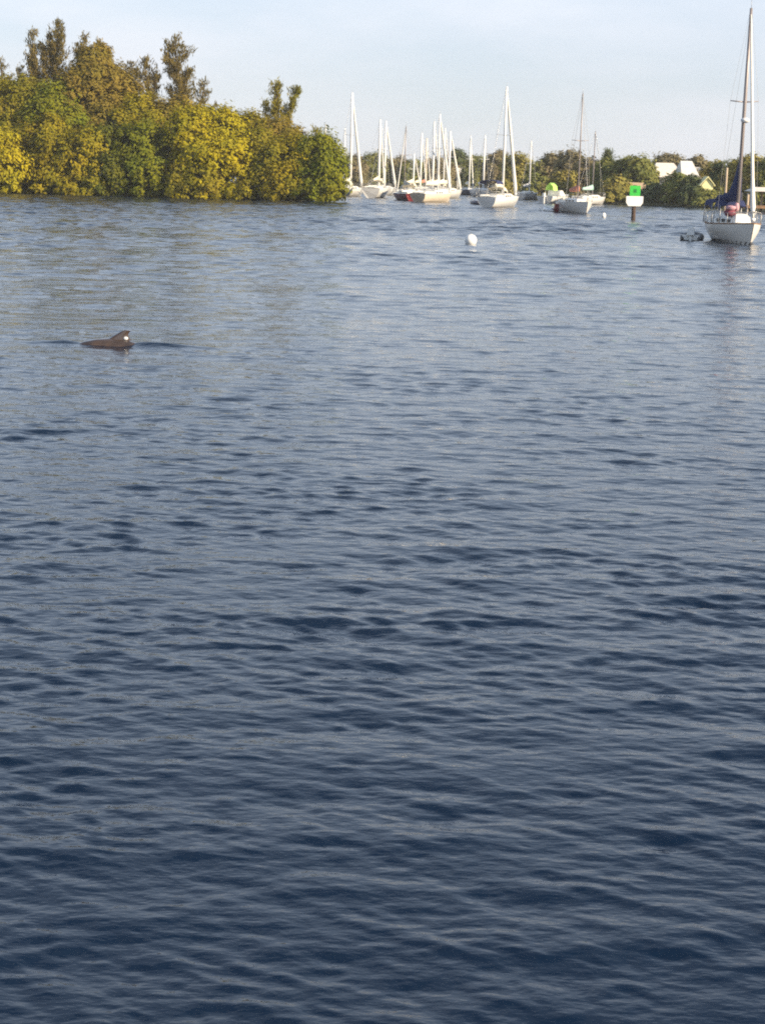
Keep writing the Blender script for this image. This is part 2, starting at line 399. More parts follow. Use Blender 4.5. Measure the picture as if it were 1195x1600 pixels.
LEAF = {
    'yellow':  leaf_mat('leaf_yellow', (0.465, 0.375, 0.019), (0.336, 0.305, 0.022)),
    'gold':    leaf_mat('leaf_gold', (0.366, 0.286, 0.022), (0.219, 0.204, 0.019)),
    'olive':   leaf_mat('leaf_olive', (0.207, 0.200, 0.019), (0.297, 0.240, 0.027)),
    'green':   leaf_mat('leaf_green', (0.169, 0.200, 0.022), (0.239, 0.227, 0.019)),
    'dark':    leaf_mat('leaf_dark', (0.098, 0.118, 0.022), (0.169, 0.163, 0.022)),
    'brown':   leaf_mat('leaf_brown', (0.297, 0.213, 0.043), (0.207, 0.171, 0.030)),
    'pine':    leaf_mat('leaf_pine', (0.202, 0.167, 0.050), (0.249, 0.190, 0.058), trans=0.45),
    'fargreen': leaf_mat('leaf_far_green', (0.193, 0.218, 0.069), (0.287, 0.278, 0.079)),  # far leaves: distance haze put into the colours, paler and less saturated
    'farbrown': leaf_mat('leaf_far_brown', (0.287, 0.232, 0.133), (0.219, 0.202, 0.102)),
    'fargold':  leaf_mat('leaf_far_gold', (0.383, 0.319, 0.087), (0.260, 0.251, 0.069)),
    'fardark':  leaf_mat('leaf_far_dark', (0.104, 0.140, 0.069), (0.164, 0.182, 0.079)),
}
def round_tree(name, label, cat, lobes_px, Y, kind, group, size=0.105, dens=80, depth=1.0, open_=0.0, trunk=0.16, ground=0.12, bark=None, skirt=None):
    skirt = (name in ('mangrove_tree', 'broadleaf_tree')) if skirt is None else skirt
    """lobes_px: (px, py, rx_px, ry_px[, dY]) read off the photograph; Y: metres ahead"""
    s = px_m(Y); lobes = []
    for l in lobes_px:
        dY = l[4] if len(l) > 4 else 0.0
        p = at(l[0], l[1], Y + dY); q = px_m(Y + dY)
        lobes.append((p.x, p.y, p.z, l[2] * q, max(l[2], l[3]) * q * depth, l[3] * q))
    if skirt:
        x0 = min(l[0] - l[3] for l in lobes) * 0.92 + max(l[0] + l[3] for l in lobes) * 0.08; x1 = max(l[0] + l[3] for l in lobes) * 0.92 + min(l[0] - l[3] for l in lobes) * 0.08
        yf = min(l[1] for l in lobes); n = max(2, round((x1 - x0) / 2.0))
        for i in range(n):
            w = (x1 - x0) / n; r = random.uniform(0.8, 1.15)
            lobes.append((x0 + w * (i + 0.5), yf - random.uniform(0.0, 1.6), random.uniform(0.45, 0.95), w * 0.62 * r, 1.4, random.uniform(0.9, 1.4)))
    bx = sum(l[0] for l in lobes) / len(lobes); by = sum(l[1] for l in lobes) / len(lobes)
    base = Vector((bx, by, ground))
    root = empty(name, base)
    V = lobed_crown([(a - bx, b - by, c - ground, d, e, f) for a, b, c, d, e, f in lobes], dens, size, open_)
    V = V[np.repeat(V.reshape(-1, 4, 3)[:, :, 2].min(1) > -0.25, 4)]
    leaf_mesh('crown', V, LEAF[kind], root)
    mb = MB(); limbs(mb, Vector((0, 0, 0)), [(l[0] - bx, l[1] - by, l[2] - ground) for l in lobes], trunk, 4)
    mb.build('trunk', bark or M_BARK, root)
    return tag(root, label, cat, group)

def pine_tree(name, label, cat, spine_px, Y, group, kind='pine', leaders=(), wisp=1.0, size=0.13, dens=1.0, ground=0.35, seed_r=None, cone=0.0):
    """an Australian pine: feathery sprays along a trunk. spine_px: (px, py, half width px) from the top down"""
    pts = [(at(a, b, Y), w * px_m(Y)) for a, b, w in spine_px]
    foot = Vector((pts[-1][0].x, Y, ground)); root = empty(name, foot)
    chains = [pts] + [[(at(a, b, Y), w * px_m(Y)) for a, b, w in ld] for ld in leaders]
    out = []; mb = MB()
    low = pts[-1][0]
    mb.tube([Vector((0, 0, -0.5))] + [p - foot for p, w in reversed(pts)], [0.22, 0.2] + [max(0.03, 0.18 * (1 - (i + 1) / len(pts))) for i in range(len(pts) - 1)], 6)
    for ci, ch in enumerate(chains):
        if ci: mb.tube([p - foot for p, w in reversed(ch)], [0.10] * (len(ch) - 1) + [0.03], 5)
        for (p0, w0), (p1, w1) in zip(ch[:-1], ch[1:]):
            L = (p1 - p0).length; nb = max(2, int(L * 7.5 * dens))
            for i in range(nb):
                t = random.random(); c = p0.lerp(p1, t) - foot; w = w0 + (w1 - w0) * t
                az = random.uniform(0, 6.28); reach = w * random.uniform(0.4, 1.4)
                e = c + Vector((math.cos(az) * reach, math.sin(az) * reach, reach * random.uniform(0.35, 1.25)))
                mb.tube([c, e], [0.025, 0.01], 3, False)
                ns = int(max(12, reach * 34 * wisp))
                tt = rng.uniform(0.15, 1.05, ns)[:, None]
                sp = np.array(c)[None] * (1 - tt) + np.array(e)[None] * tt + rng.normal(size=(ns, 3)) * np.array([0.17, 0.17, 0.20])
                ax = np.array(e - c); ax = ax / (np.linalg.norm(ax) + 1e-6)
                nn = rng.normal(size=(ns, 3)) + np.array([0, -0.3, 0.2])
                rl = np.tile(ax * 0.6 + np.array([0, 0, 0.9]), (ns, 1))
                out.append(leaf_quads(sp, nn, np.full(ns, size * 0.52) * rng.uniform(0.6, 1.3, ns), rng.uniform(2.6, 5.0, ns), rl))
    leaf_mesh('crown', np.concatenate(out), LEAF[kind], root)
    mb.build('trunk', M_BARK, root)
    return tag(root, label, cat, group)

IG = 'mangrove trees along the island shore'
PG = 'Australian pines on the island'
# back row first
round_tree('broadleaf_tree', 'broad olive tree on the island, cut by the left edge, below the leftmost bare sky', 'tree', [(8, 165, 40, 34), (50, 172, 44, 36, -1), (20, 205, 45, 40, -3), (-40, 175, 45, 40)], 203, 'olive', IG)
round_tree('broadleaf_tree', 'dark green tree clump below the tallest pine on the island', 'tree', [(88, 165, 34, 26), (70, 195, 36, 30, -3), (110, 205, 34, 30, -3)], 200, 'green', IG)
round_tree('broadleaf_tree', 'tall brown-olive cone of foliage in the middle of the island mass', 'tree', [(150, 108, 26, 30), (150, 150, 46, 44, -2), (125, 170, 34, 45, -3), (185, 165, 34, 40, -2), (165, 205, 46, 44, -4)], 204, 'brown', IG)
round_tree('broadleaf_tree', 'yellow-green tree right of the brown-olive cone', 'tree', [(218, 185, 32, 28), (195, 210, 36, 34, -2), (235, 215, 32, 34, -2)], 200, 'gold', IG)
round_tree('broadleaf_tree', 'shaded brown tree filling the dip under the tall layered pine', 'tree', [(262, 200, 28, 34), (285, 190, 28, 26), (250, 230, 28, 34, -2)], 200, 'brown', IG)
round_tree('broadleaf_tree', 'olive tree sloping down right of the brightest yellow tree', 'tree', [(372, 212, 28, 26), (395, 215, 28, 26, -1), (350, 205, 26, 24), (365, 252, 36, 36, 1), (402, 256, 32, 34, 1)], 199, 'gold', IG)
round_tree('broadleaf_tree', 'brown-topped tree under the V-shaped pine', 'tree', [(432, 222, 30, 28), (455, 232, 26, 26, -1), (412, 232, 26, 28, -1)], 198, 'brown', IG)
# front row
round_tree('mangrove_tree', 'bright yellow low tree at the left edge beside the water', 'tree', [(6, 240, 24, 26), (12, 266, 28, 24, -1), (-20, 250, 30, 34)], 191, 'yellow', IG)
round_tree('mangrove_tree', 'olive shrubby tree next right of the bright yellow left-edge tree', 'tree', [(46, 235, 26, 32), (42, 272, 26, 24, -1), (60, 262, 22, 28, -1)], 194, 'olive', IG)
round_tree('mangrove_tree', 'golden-topped waterside tree below the tallest pine', 'tree', [(76, 215, 28, 26), (92, 238, 30, 28, -1), (84, 276, 28, 22, -2)], 193, 'gold', IG)
round_tree('mangrove_tree', 'golden-brown low tree left of the dark gap at the water', 'tree', [(118, 262, 28, 30), (138, 240, 30, 30), (126, 284, 24, 18, -1)], 191, 'gold', IG)
round_tree('mangrove_tree', 'dark green waterside tree in the middle of the island shore', 'tree', [(170, 240, 34, 36), (178, 275, 32, 28, -1)], 192, 'dark', IG)
round_tree('mangrove_tree', 'round mid-green waterside tree left of the brightest yellow tree', 'tree', [(222, 235, 36, 36), (236, 270, 34, 32, -1), (208, 272, 28, 28, -1)], 191, 'green', IG)
round_tree('mangrove_tree', 'dark green narrow tree left under the brightest yellow tree', 'tree', [(274, 240, 22, 40), (282, 276, 24, 28, -1)], 191, 'dark', IG)
round_tree('mangrove_tree', 'brightest yellow tree, large and round, in the middle of the island', 'tree', [(305, 212, 38, 36), (345, 215, 34, 34), (330, 250, 34, 32, -1.5), (368, 250, 26, 34, -1.5), (300, 245, 26, 34, -0.5)], 190, 'yellow', IG)
round_tree('mangrove_tree', 'olive bushy tree below the brightest yellow tree at the water', 'tree', [(312, 284, 32, 24), (285, 284, 22, 22), (345, 287, 16, 16)], 188, 'olive', IG)
round_tree('mangrove_tree', 'olive-brown tree leaning right between yellow tree and island tip', 'tree', [(402, 245, 28, 36), (425, 262, 26, 36, -1), (408, 285, 26, 24, -1.5)], 190, 'olive', IG)
round_tree('mangrove_tree', 'yellow-green waterside tree, second from the island tip', 'tree', [(448, 252, 26, 32), (462, 275, 28, 32, -1), (440, 286, 24, 22, -1.5)], 189, 'gold', IG)
round_tree('mangrove_tree', 'rounded green tree at the very tip of the island', 'tree', [(498, 248, 28, 32), (512, 274, 26, 34, -1), (488, 282, 26, 26, -1), (520, 290, 18, 22, -1)], 188, 'green', IG)
# pines
pine_tree('pine_tree', 'tallest pointed pine on the island', 'pine', [(91, 34, 3), (91, 60, 10), (90, 90, 16), (88, 125, 20), (86, 165, 16)], 212, PG, leaders=[[(78, 55, 3), (80, 90, 9), (84, 125, 8)]], dens=1.5)
pine_tree('pine_tree', 'blunt pine just left of the tallest pine', 'pine', [(51, 54, 6), (52, 75, 9), (56, 105, 12), (60, 140, 12)], 212, PG, leaders=[[(44, 92, 5), (50, 115, 8), (56, 140, 6)], [(66, 70, 4), (68, 105, 8), (66, 135, 6)]], dens=1.3)
pine_tree('pine_tree', 'small pine tuft near the left edge below the blunt pine', 'pine', [(31, 106, 5), (32, 125, 9), (32, 150, 9)], 212, PG)
pine_tree('pine_tree', 'pine tuft cut by the left edge of the picture', 'pine', [(2, 98, 6), (4, 120, 10), (6, 150, 12)], 212, PG)
pine_tree('pine_tree', 'thin leaning pine between the tallest pine and the brown cone', 'pine', [(134, 54, 4), (131, 75, 7), (126, 100, 9), (124, 130, 9)], 212, PG, leaders=[[(119, 68, 3), (121, 90, 6), (124, 115, 6)]])
pine_tree('pine_tree', 'pointed pine top crowning the brown-olive cone', 'pine', [(155, 64, 3), (155, 82, 9), (152, 105, 14), (150, 130, 12)], 208, PG, leaders=[[(167, 75, 3), (164, 92, 7), (160, 108, 6)]], kind='brown', dens=1.3)
pine_tree('pine_tree', 'wispy grey-brown pine right of the brown-olive cone', 'pine', [(206, 98, 5), (207, 120, 12), (208, 150, 16), (210, 185, 12)], 214, PG, leaders=[[(190, 108, 4), (196, 130, 8), (204, 155, 6)]])
pine_tree('pine_tree', 'wispy pine leaning left of the tall layered pine', 'pine', [(225, 92, 5), (228, 115, 12), (232, 145, 16), (236, 180, 12)], 214, PG, leaders=[[(245, 112, 4), (242, 135, 9), (238, 160, 8)]])
pine_tree('pine_tree', 'tall layered pine with open clumps right of the island crest', 'pine', [(276, 60, 5), (274, 78, 13), (278, 100, 18), (280, 122, 16), (284, 150, 17), (288, 185, 12)], 214, PG, leaders=[[(262, 72, 4), (264, 100, 9), (272, 125, 7)], [(265, 140, 8), (275, 165, 8), (286, 180, 5)], [(296, 108, 5), (290, 128, 7), (284, 150, 5)]], dens=1.25)
pine_tree('pine_tree', 'small two-tufted pine right below the tall layered pine', 'pine', [(320, 130, 5), (317, 148, 11), (312, 165, 10), (305, 190, 7)], 210, PG, leaders=[[(338, 165, 4), (328, 172, 7), (312, 185, 5)]])
pine_tree('pine_tree', 'V-shaped pine with two leaders standing alone near island tip', 'pine', [(436, 132, 5), (432, 150, 11), (430, 175, 12), (436, 205, 11), (440, 225, 7)], 205, PG, leaders=[[(465, 133, 4), (460, 152, 8), (452, 175, 8), (442, 205, 7)], [(415, 158, 3), (416, 178, 5), (428, 205, 4)]], dens=1.6, kind='olive')
pine_tree('pine_tree', 'tiny pine tip left of the V-shaped pine', 'pine', [(396, 180, 3), (397, 192, 6), (398, 210, 6)], 205, PG)
pine_tree('pine_tree', 'loose feathery pine just behind the island tip', 'pine', [(494, 206, 5), (494, 220, 11), (496, 240, 13)], 202, PG, leaders=[[(512, 218, 4), (508, 232, 9), (500, 245, 6)], [(466, 214, 5), (470, 228, 9), (480, 245, 6)]], kind='olive')

# ------------------------------------------------------------------ far shore trees
FG = 'trees along the far shore'
def shore_tree(label, px, top, hw, kind, back=8.0, open_=0.05, name='shore_tree', low=None):
    Y = shore_y(px) + back; wl = low if low is not None else float(np.interp(px, [p[0] for p in shore_px], [p[1] for p in shore_px]))
    h = wl - top; r = random.Random(int(px * 7 + top)); lobes = []
    n = 3 + int(hw / 14)
    for i in range(n):
        u = (i + 0.5) / n * 2 - 1
        rx = hw / n * 1.9 * r.uniform(0.85, 1.15); ry = h * r.uniform(0.20, 0.28)
        cy = top + ry + h * 0.28 * u * u + r.uniform(0, h * 0.10)
        lobes.append((px + u * hw * 0.72, cy, max(rx, 8), ry, r.uniform(-1, 1)))
        lobes.append((px + u * hw * 0.8, min(cy + ry * 1.35, wl - ry * 0.6), max(rx, 9), ry, -1 + r.uniform(-1, .5)))
    lobes.append((px - hw * 0.4, wl - h * 0.17, hw * 0.62, h * 0.17, -1.5)); lobes.append((px + hw * 0.4, wl - h * 0.15, hw * 0.62, h * 0.16, -1.5))
    return round_tree(name, label, 'tree', lobes, Y, kind, FG, size=0.14, dens=34, open_=open_, trunk=0.14, ground=0.5, skirt=False)
far_list = [
    ('brown-green far tree showing just right of the island tip', 556, 243, 20, 'farbrown', 16),
    ('olive far tree behind the tall mast beside the island', 586, 240, 24, 'fargreen', 18),
    ('brown far tree behind the twin masts of the left boats', 618, 246, 24, 'farbrown', 18),
    ('far olive tree behind the maroon-hulled boat', 648, 250, 24, 'fargreen', 14),
    ('far brown tree behind the crowded middle masts', 684, 247, 24, 'farbrown', 16),
    ('dark green far tree behind the tan roof', 716, 233, 20, 'fardark', 30),
    ('olive far tree between the two lone short masts', 744, 243, 22, 'fargreen', 14),
    ('far tree with a brown tuft left of the tallest middle mast', 776, 237, 22, 'farbrown', 16),
    ('golden-brown far tree behind the tallest middle mast', 806, 243, 26, 'fargold', 12),
    ('low dark green tree right of the single short mast', 838, 254, 20, 'fargreen', 9),
    ('tall grey-brown far tree rising behind the lime green canopy', 862, 237, 24, 'farbrown', 20),
    ('broad round brown far tree left of the pink-covered boat mast', 890, 235, 26, 'farbrown', 16),
    ('brown far tree between the two right-hand masts', 918, 246, 22, 'farbrown', 14),
    ('golden far bush in front of the tall brown trees', 884, 268, 28, 'fargold', 5),
    ('olive far tree right of the mast with white hull', 944, 250, 22, 'fargreen', 12),
    ('broad green far tree left of the green day beacon', 972, 247, 26, 'fargreen', 12),
    ('dense green far tree directly above the green day beacon', 1002, 247, 26, 'fargreen', 12),
    ('golden far bush low beside the green day beacon', 962, 278, 22, 'fargold', 4),
    ('wide brown-crowned tree above the pale roofed house', 1044, 240, 30, 'farbrown', 48),
    ('brown-crowned tree above the white roofed house', 1090, 246, 28, 'farbrown', 48),
    ('dark green bush in front of the pale roofed house', 1058, 273, 22, 'fargreen', 5),
    ('small green bush left below the pale roofed house', 1020, 290, 16, 'fardark', 4),
    ('dark bush below the white roofed house', 1081, 277, 15, 'fardark', 4),
    ('golden tree behind the yellow cottage', 1114, 255, 20, 'fargold', 24),
    ('low green bush on the shore below the yellow cottage', 1106, 297, 22, 'fargreen', 1),
    ('dark pointed far tree left of the tall bare pole', 1126, 254, 14, 'fardark', 16),
    ('olive far tree behind the blue sail cover', 1146, 250, 22, 'fargold', 14),
    ('golden far tree behind the near boat mast and forestay', 1172, 246, 24, 'fargold', 14),
    ('olive far tree cut by the right edge of the picture', 1204, 244, 26, 'fargreen', 14),
]
for l, px, top, hw, kind, back in far_list:
    shore_tree(l, px, top, hw, kind, back)
pine_tree('pine_tree', 'dark little pointed pine above the far trees by the right masts', 'pine', [(949, 235, 3), (949, 244, 6), (949, 256, 7), (949, 270, 6)], shore_y(949) + 20, FG, kind='fardark', dens=2.2, ground=0.6)

# ------------------------------------------------------------------ houses and shore things
M_WHITEWALL = mat('white_wall', (0.78, 0.76, 0.72), 0.7, (0.66, 0.63, 0.58), 1.2)
M_PALEROOF = mat('pale_roof', (0.80, 0.72, 0.63), 0.7, (0.70, 0.62, 0.53), 2.0)
M_TANROOF = mat('tan_roof', (0.55, 0.40, 0.26), 0.8, (0.42, 0.30, 0.20), 2.0)
M_YELLOW = mat('yellow_wall', (0.82, 0.77, 0.40), 0.7, (0.72, 0.67, 0.34), 1.5)
M_WINDOW = mat('window_glass', (0.03, 0.035, 0.04), 0.08, (0.05, 0.055, 0.06), 1.0)
M_WOOD = mat('dock_wood', (0.30, 0.17, 0.085), 0.85, (0.20, 0.12, 0.065), 2.5, bump=0.4, streak=(1, 8, 8))
M_PILE = mat('piling_wood', (0.10, 0.062, 0.042), 0.9, (0.06, 0.04, 0.03), 4.0, bump=0.5, streak=(4, 4, 0.6))
M_PALEPOLE = mat('pale_pole', (0.52, 0.42, 0.30), 0.85, (0.40, 0.31, 0.22), 3.0, streak=(4, 4, 0.6))

def house(name, label, px0, px1, wl_y, eave_y, ridge_y, Y, depth, wall_m, roof_m, gable_front=True, hip=0.0, rz=0.0, over=0.45, cols=0, windows=((0.3, 0.5), (0.7, 0.5))):
    a, b = at(px0, eave_y, Y), at(px1, eave_y, Y); w = (b.x - a.x); cx = (a.x + b.x) / 2
    ze = at((px0 + px1) / 2, eave_y, Y).z; zr = at((px0 + px1) / 2, ridge_y, Y).z
    root = empty(name, (cx, Y + depth / 2, 0.6), rz); ze -= 0.6; zr -= 0.6
    x, y = w / 2 - over, depth / 2 - over
    mb = MB(); mb.box((0, 0, ze / 2 - 0.2), (2 * x, 2 * y, ze + 0.4))
    if gable_front:
        for s in (-1, 1): mb.add([(-x, s * y, ze), (x, s * y, ze), (0, s * y, zr - 0.12)], [(0, 1, 2)])
    mb.build('wall', wall_m, root)
    mb = MB(); X, Yy, t = w / 2, depth / 2, 0.14
    if gable_front:
        sl = (zr - ze) / X; drop = over * sl
        for s in (-1, 1):
            V = [(s * X, -Yy, ze - drop * .3), (0, -Yy, zr), (0, Yy, zr), (s * X, Yy, ze - drop * .3)]
            mb.add(V + [(p[0], p[1], p[2] + t) for p in V], [(0, 1, 2, 3), (4, 5, 6, 7), (0, 1, 5, 4), (1, 2, 6, 5), (2, 3, 7, 6), (3, 0, 4, 7)])
    else:
        rx = X * (1 - hip)
        V = [(-X, -Yy, ze), (X, -Yy, ze), (X, Yy, ze), (-X, Yy, ze), (-rx, 0, zr), (rx, 0, zr)]
        mb.add(V, [(0, 1, 5, 4), (1, 2, 5), (2, 3, 4, 5), (3, 0, 4), (3, 2, 1, 0)])
    mb.build('roof', roof_m, root)
    for u, v in windows:
        ww, wh = min(1.1, w * 0.16), 1.2
        win = MB().box(((u - 0.5) * 2 * x, -y - 0.01, ze * v), (ww, 0.05, wh)).build('window', M_WINDOW, root)
        fr = MB()
        for s in (-1, 1):
            fr.box(((u - 0.5) * 2 * x + s * (ww / 2 + 0.03), -y - 0.03, ze * v), (0.08, 0.10, wh + 0.16)); fr.box(((u - 0.5) * 2 * x, -y - 0.031, ze * v + s * (wh / 2 + 0.03)), (ww - 0.02, 0.10, 0.08))
        fr.build('frame', M_WHITEWALL, win)
    for i in range(cols):
        MB().box((-X + 0.5 + i * (2 * X - 1.0) / max(1, cols - 1), -Yy + 0.2, ze / 2 - 0.15), (0.55, 0.35, ze + 0.3)).build('column', M_WHITEWALL, root)
    return tag(root, label, 'house')
house('house', 'house with a broad pale sloping roof and thick white column on far shore', 1019, 1070, 320, 277, 254, shore_y(1045) + 30, 9, M_WHITEWALL, M_PALEROOF, False, hip=0.45, cols=3, over=0.9)
house('house', 'white roofed house on far shore, right of the pale roofed one', 1064, 1092, 320, 275, 251, shore_y(1080) + 14, 8, M_WHITEWALL, M_WHITEWALL, False, hip=0.35, windows=((0.5, 0.55),))
house('house', 'small wing with a pale low roof at the white roofed house', 1088, 1102, 320, 266, 261, shore_y(1094) + 21, 6, M_WHITEWALL, M_PALEROOF, False, hip=0.3, over=0.3, windows=((0.5, 0.6),))
house('cottage', 'small yellow gabled cottage among far shore bushes', 1093, 1117, 322, 290, 277, shore_y(1105) + 5, 3, M_YELLOW, M_YELLOW, True, over=0.25, windows=((0.5, 0.35),))
house('house', 'small tan roofed house behind the crowded middle masts', 712, 740, 302, 263, 253, shore_y(725) + 24, 7, M_WHITEWALL, M_TANROOF, True, over=0.4, windows=((0.3, 0.5), (0.7, 0.5)))
house('boathouse', 'low tan roofed boathouse on the shore behind the green day beacon', 964, 1014, 320, 295, 285, shore_y(990) + 6, 5, M_PALEPOLE, M_TANROOF, False, hip=0.2, over=0.3, windows=((0.25, 0.5), (0.75, 0.5)))

def dock():
    Y = 196.0; p0, p1 = at(1160, 321, Y), at(1270, 321, Y); z = p0.z
    root = empty('dock', ((p0.x + p1.x) / 2, Y + 2, 0)); L = p1.x - p0.x
    for i in range(22):
        MB().box((-L / 2 + (i + .5) * L / 22, 0, z), (L / 22 - 0.02, 4.0, 0.07)).build('plank', M_WOOD, root)
    MB().box((0, -1.95, z - 0.17), (L, 0.12, 0.24)).build('beam', M_WOOD, root)
    MB().box((0, 1.95, z - 0.17), (L, 0.12, 0.24)).build('beam', M_WOOD, root)
    zt = at(1180, 299, Y).z
    for i in range(4):
        for s in (-1, 1):
            MB().tube([(-L / 2 + 0.6 + i * (L - 1.2) / 3, s * 1.7, -1), (-L / 2 + 0.6 + i * (L - 1.2) / 3, s * 1.7, zt if i else zt - 0.2)], 0.14, 8).build('piling', M_PALEPOLE, root)
    V = [(-L / 2 + 0.9, -2.3, zt), (L / 2, -2.3, zt), (L / 2, 2.3, zt), (-L / 2 + 0.9, 2.3, zt), (-L / 2 + 1.6, 0, zt + 0.5), (L / 2, 0, zt + 0.5)]
    MB().add(V, [(0, 1, 5, 4), (2, 3, 4, 5), (3, 0, 4), (1, 2, 5), (3, 2, 1, 0)]).build('roof', M_PALEROOF, root)
    return tag(root, 'brown plank dock with pale roof on pilings at the right edge', 'dock')
dock()
def pole(label, px, wl, top, rad, m, name='piling', Y=None):
    b = on_plane(px, wl) if Y is None else Vector((at(px, wl, Y).x, Y, 0)); z = at(px, top, b.y).z
    o = MB().tube([(0, 0, -1.0), (0, 0, z * 0.5), (0, 0, z - 0.05), (0, 0, z)], [rad * 1.1, rad, rad * 0.9, rad * 0.6], 10).build(name, m); o.location = (b.x, b.y, 0)
    return tag(o, label, 'pole')
pole('tall bare pale pole before far trees, left of the near boat mast', 1131, 326, 262, 0.15, M_PALEPOLE, 'wooden_pole', shore_y(1131) - 2)
pole('short pale piling in the water just right of the near boat mast', 1169, 327, 301, 0.14, M_PALEPOLE, 'piling', 200)

M_GREEN = mat('daymark_green', (0.03, 0.55, 0.05), 0.5, (0.05, 0.46, 0.06), 3.0)
M_DARKGREEN = mat('daymark_dark_green', (0.01, 0.22, 0.03), 0.5)
M_SIGNWHITE = mat('sign_white', (0.86, 0.86, 0.82), 0.5, (0.78, 0.77, 0.72), 2.0)
def beacon():
    b = on_plane(988.5, 345); root = empty('day_beacon', (b.x, b.y, 0)); s = px_m(b.y)
    zt = at(988, 290, b.y).z; z1 = at(988, 306, b.y).z; z0 = at(988, 322, b.y).z
    MB().tube([(0, 0, -1.5), (0, 0, 0.6), (0, 0, zt + 0.05)], [0.19, 0.17, 0.15], 12).build('piling', M_PILE, root)
    q = MB().box((0, -0.22, (zt + z1) / 2), (15.5 * s, 0.05, zt - z1)).build('green_square', M_GREEN, root)
    MB().box((0.0, -0.252, (zt + z1) / 2), (4.5 * s, 0.012, 5.0 * s)).build('dark_mark', M_DARKGREEN, q)
    w = 12.5 * s; mb = MB(); V = [(-w, z1 - 0.02), (w, z1 - 0.02), (w, z0 + 0.35 * (z1 - z0)), (w * 0.72, z0), (-w * 0.72, z0), (-w, z0 + 0.35 * (z1 - z0))]
    n = len(V); mb.add([(x, -0.24, z) for x, z in V] + [(x, -0.19, z) for x, z in V], [tuple(range(n)), tuple(range(n, 2 * n))] + [(i, (i + 1) % n, (i + 1) % n + n, i + n) for i in range(n)])
    mb.build('notice_board', M_SIGNWHITE, root)
    return tag(root, 'green square day beacon with white board on a brown piling', 'day beacon')
beacon()

M_BUOY = mat('buoy_white', (0.84, 0.84, 0.82), 0.35, (0.76, 0.75, 0.70), 4.0)
M_BUOYBAND = mat('buoy_band_blue', (0.06, 0.12, 0.30), 0.4)
M_METAL = mat('galvanised', (0.40, 0.40, 0.40), 0.4, (0.30, 0.30, 0.29), 6.0, metal=0.8)
def ball_buoy(label, px, wl, r, tall=1.0):
    b = on_plane(px, wl); root = empty('mooring_buoy', (b.x, b.y, 0))
    MB().ball((0, 0, r * 0.62 * tall), (r, r, r * tall), 24, 14).build('float', M_BUOY, root)
    rb = MB(); pts = [(0.0, 0.05 * math.cos(t), r * 0.62 * tall + r * tall + 0.03 + 0.05 * math.sin(t)) for t in np.linspace(0, 6.28, 13)]
    rb.tube(pts, 0.012, 6, False).build('ring', M_METAL, root)
    return tag(root, label, 'buoy', 'mooring buoys')
ball_buoy('large round white mooring buoy alone in open water', 735, 381.5, 0.285)
ball_buoy('small white buoy left of the pink-covered sailboat', 843, 330, 0.13, 1.7)
ball_buoy('small white buoy between pink-covered sailboat and green day beacon', 942.5, 340, 0.19, 1.35)

# ------------------------------------------------------------------ boats
M_HULL = mat('hull_white', (0.82, 0.81, 0.78), 0.28, (0.74, 0.72, 0.67), 0.8, coat=0.3)
M_HULLTAN = mat('hull_tan', (0.78, 0.67, 0.52), 0.4, (0.70, 0.58, 0.43), 0.8)
M_HULLMAROON = mat('hull_maroon', (0.24, 0.03, 0.035), 0.35, (0.17, 0.025, 0.03), 1.0)
M_HULLNAVY = mat('hull_navy', (0.03, 0.035, 0.06), 0.35, (0.05, 0.05, 0.075), 1.0)
M_HULLGREY = mat('hull_cream', (0.82, 0.77, 0.69), 0.30, (0.74, 0.69, 0.61), 0.9, coat=0.2)
M_DECK = mat('deck_white', (0.82, 0.81, 0.77), 0.5, (0.74, 0.72, 0.66), 2.0)
M_BOOT = mat('boot_stripe', (0.030, 0.028, 0.032), 0.6, (0.055, 0.048, 0.045), 2.0)
M_MASTW = mat('mast_white', (0.84, 0.83, 0.80), 0.35, (0.76, 0.75, 0.71), 1.0)
M_MASTG = mat('mast_grey', (0.34, 0.30, 0.29), 0.42, (0.26, 0.23, 0.22), 1.0, metal=0.25)
M_SAIL = mat('sail_cloth', (0.80, 0.78, 0.72), 0.8, (0.70, 0.67, 0.60), 3.0, streak=(6, 6, 0.6))
M_NAVY = mat('navy_canvas', (0.014, 0.022, 0.080), 0.85, (0.024, 0.032, 0.10), 4.0, bump=0.5)
M_PINK = mat('pink_canvas', (0.62, 0.24, 0.15), 0.85, (0.50, 0.18, 0.11), 4.0, bump=0.4)
M_CREAMC = mat('cream_canvas', (0.72, 0.66, 0.52), 0.85, (0.60, 0.54, 0.42), 4.0, bump=0.4)
M_TEALC = mat('teal_canvas', (0.28, 0.45, 0.40), 0.85, (0.40, 0.52, 0.46), 4.0, bump=0.4)
M_LIME = mat('lime_canvas', (0.50, 0.78, 0.16), 0.7, (0.42, 0.66, 0.14), 4.0, bump=0.3)
M_WIRE = mat('rigging_wire', (0.45, 0.44, 0.42), 0.4, metal=0.6)
M_RUB = mat('inflatable_grey', (0.15, 0.145, 0.14), 0.6, (0.10, 0.10, 0.10), 3.0)
M_TEAK = mat('teak', (0.32, 0.17, 0.08), 0.7, (0.22, 0.12, 0.06), 3.0, streak=(1, 9, 9))

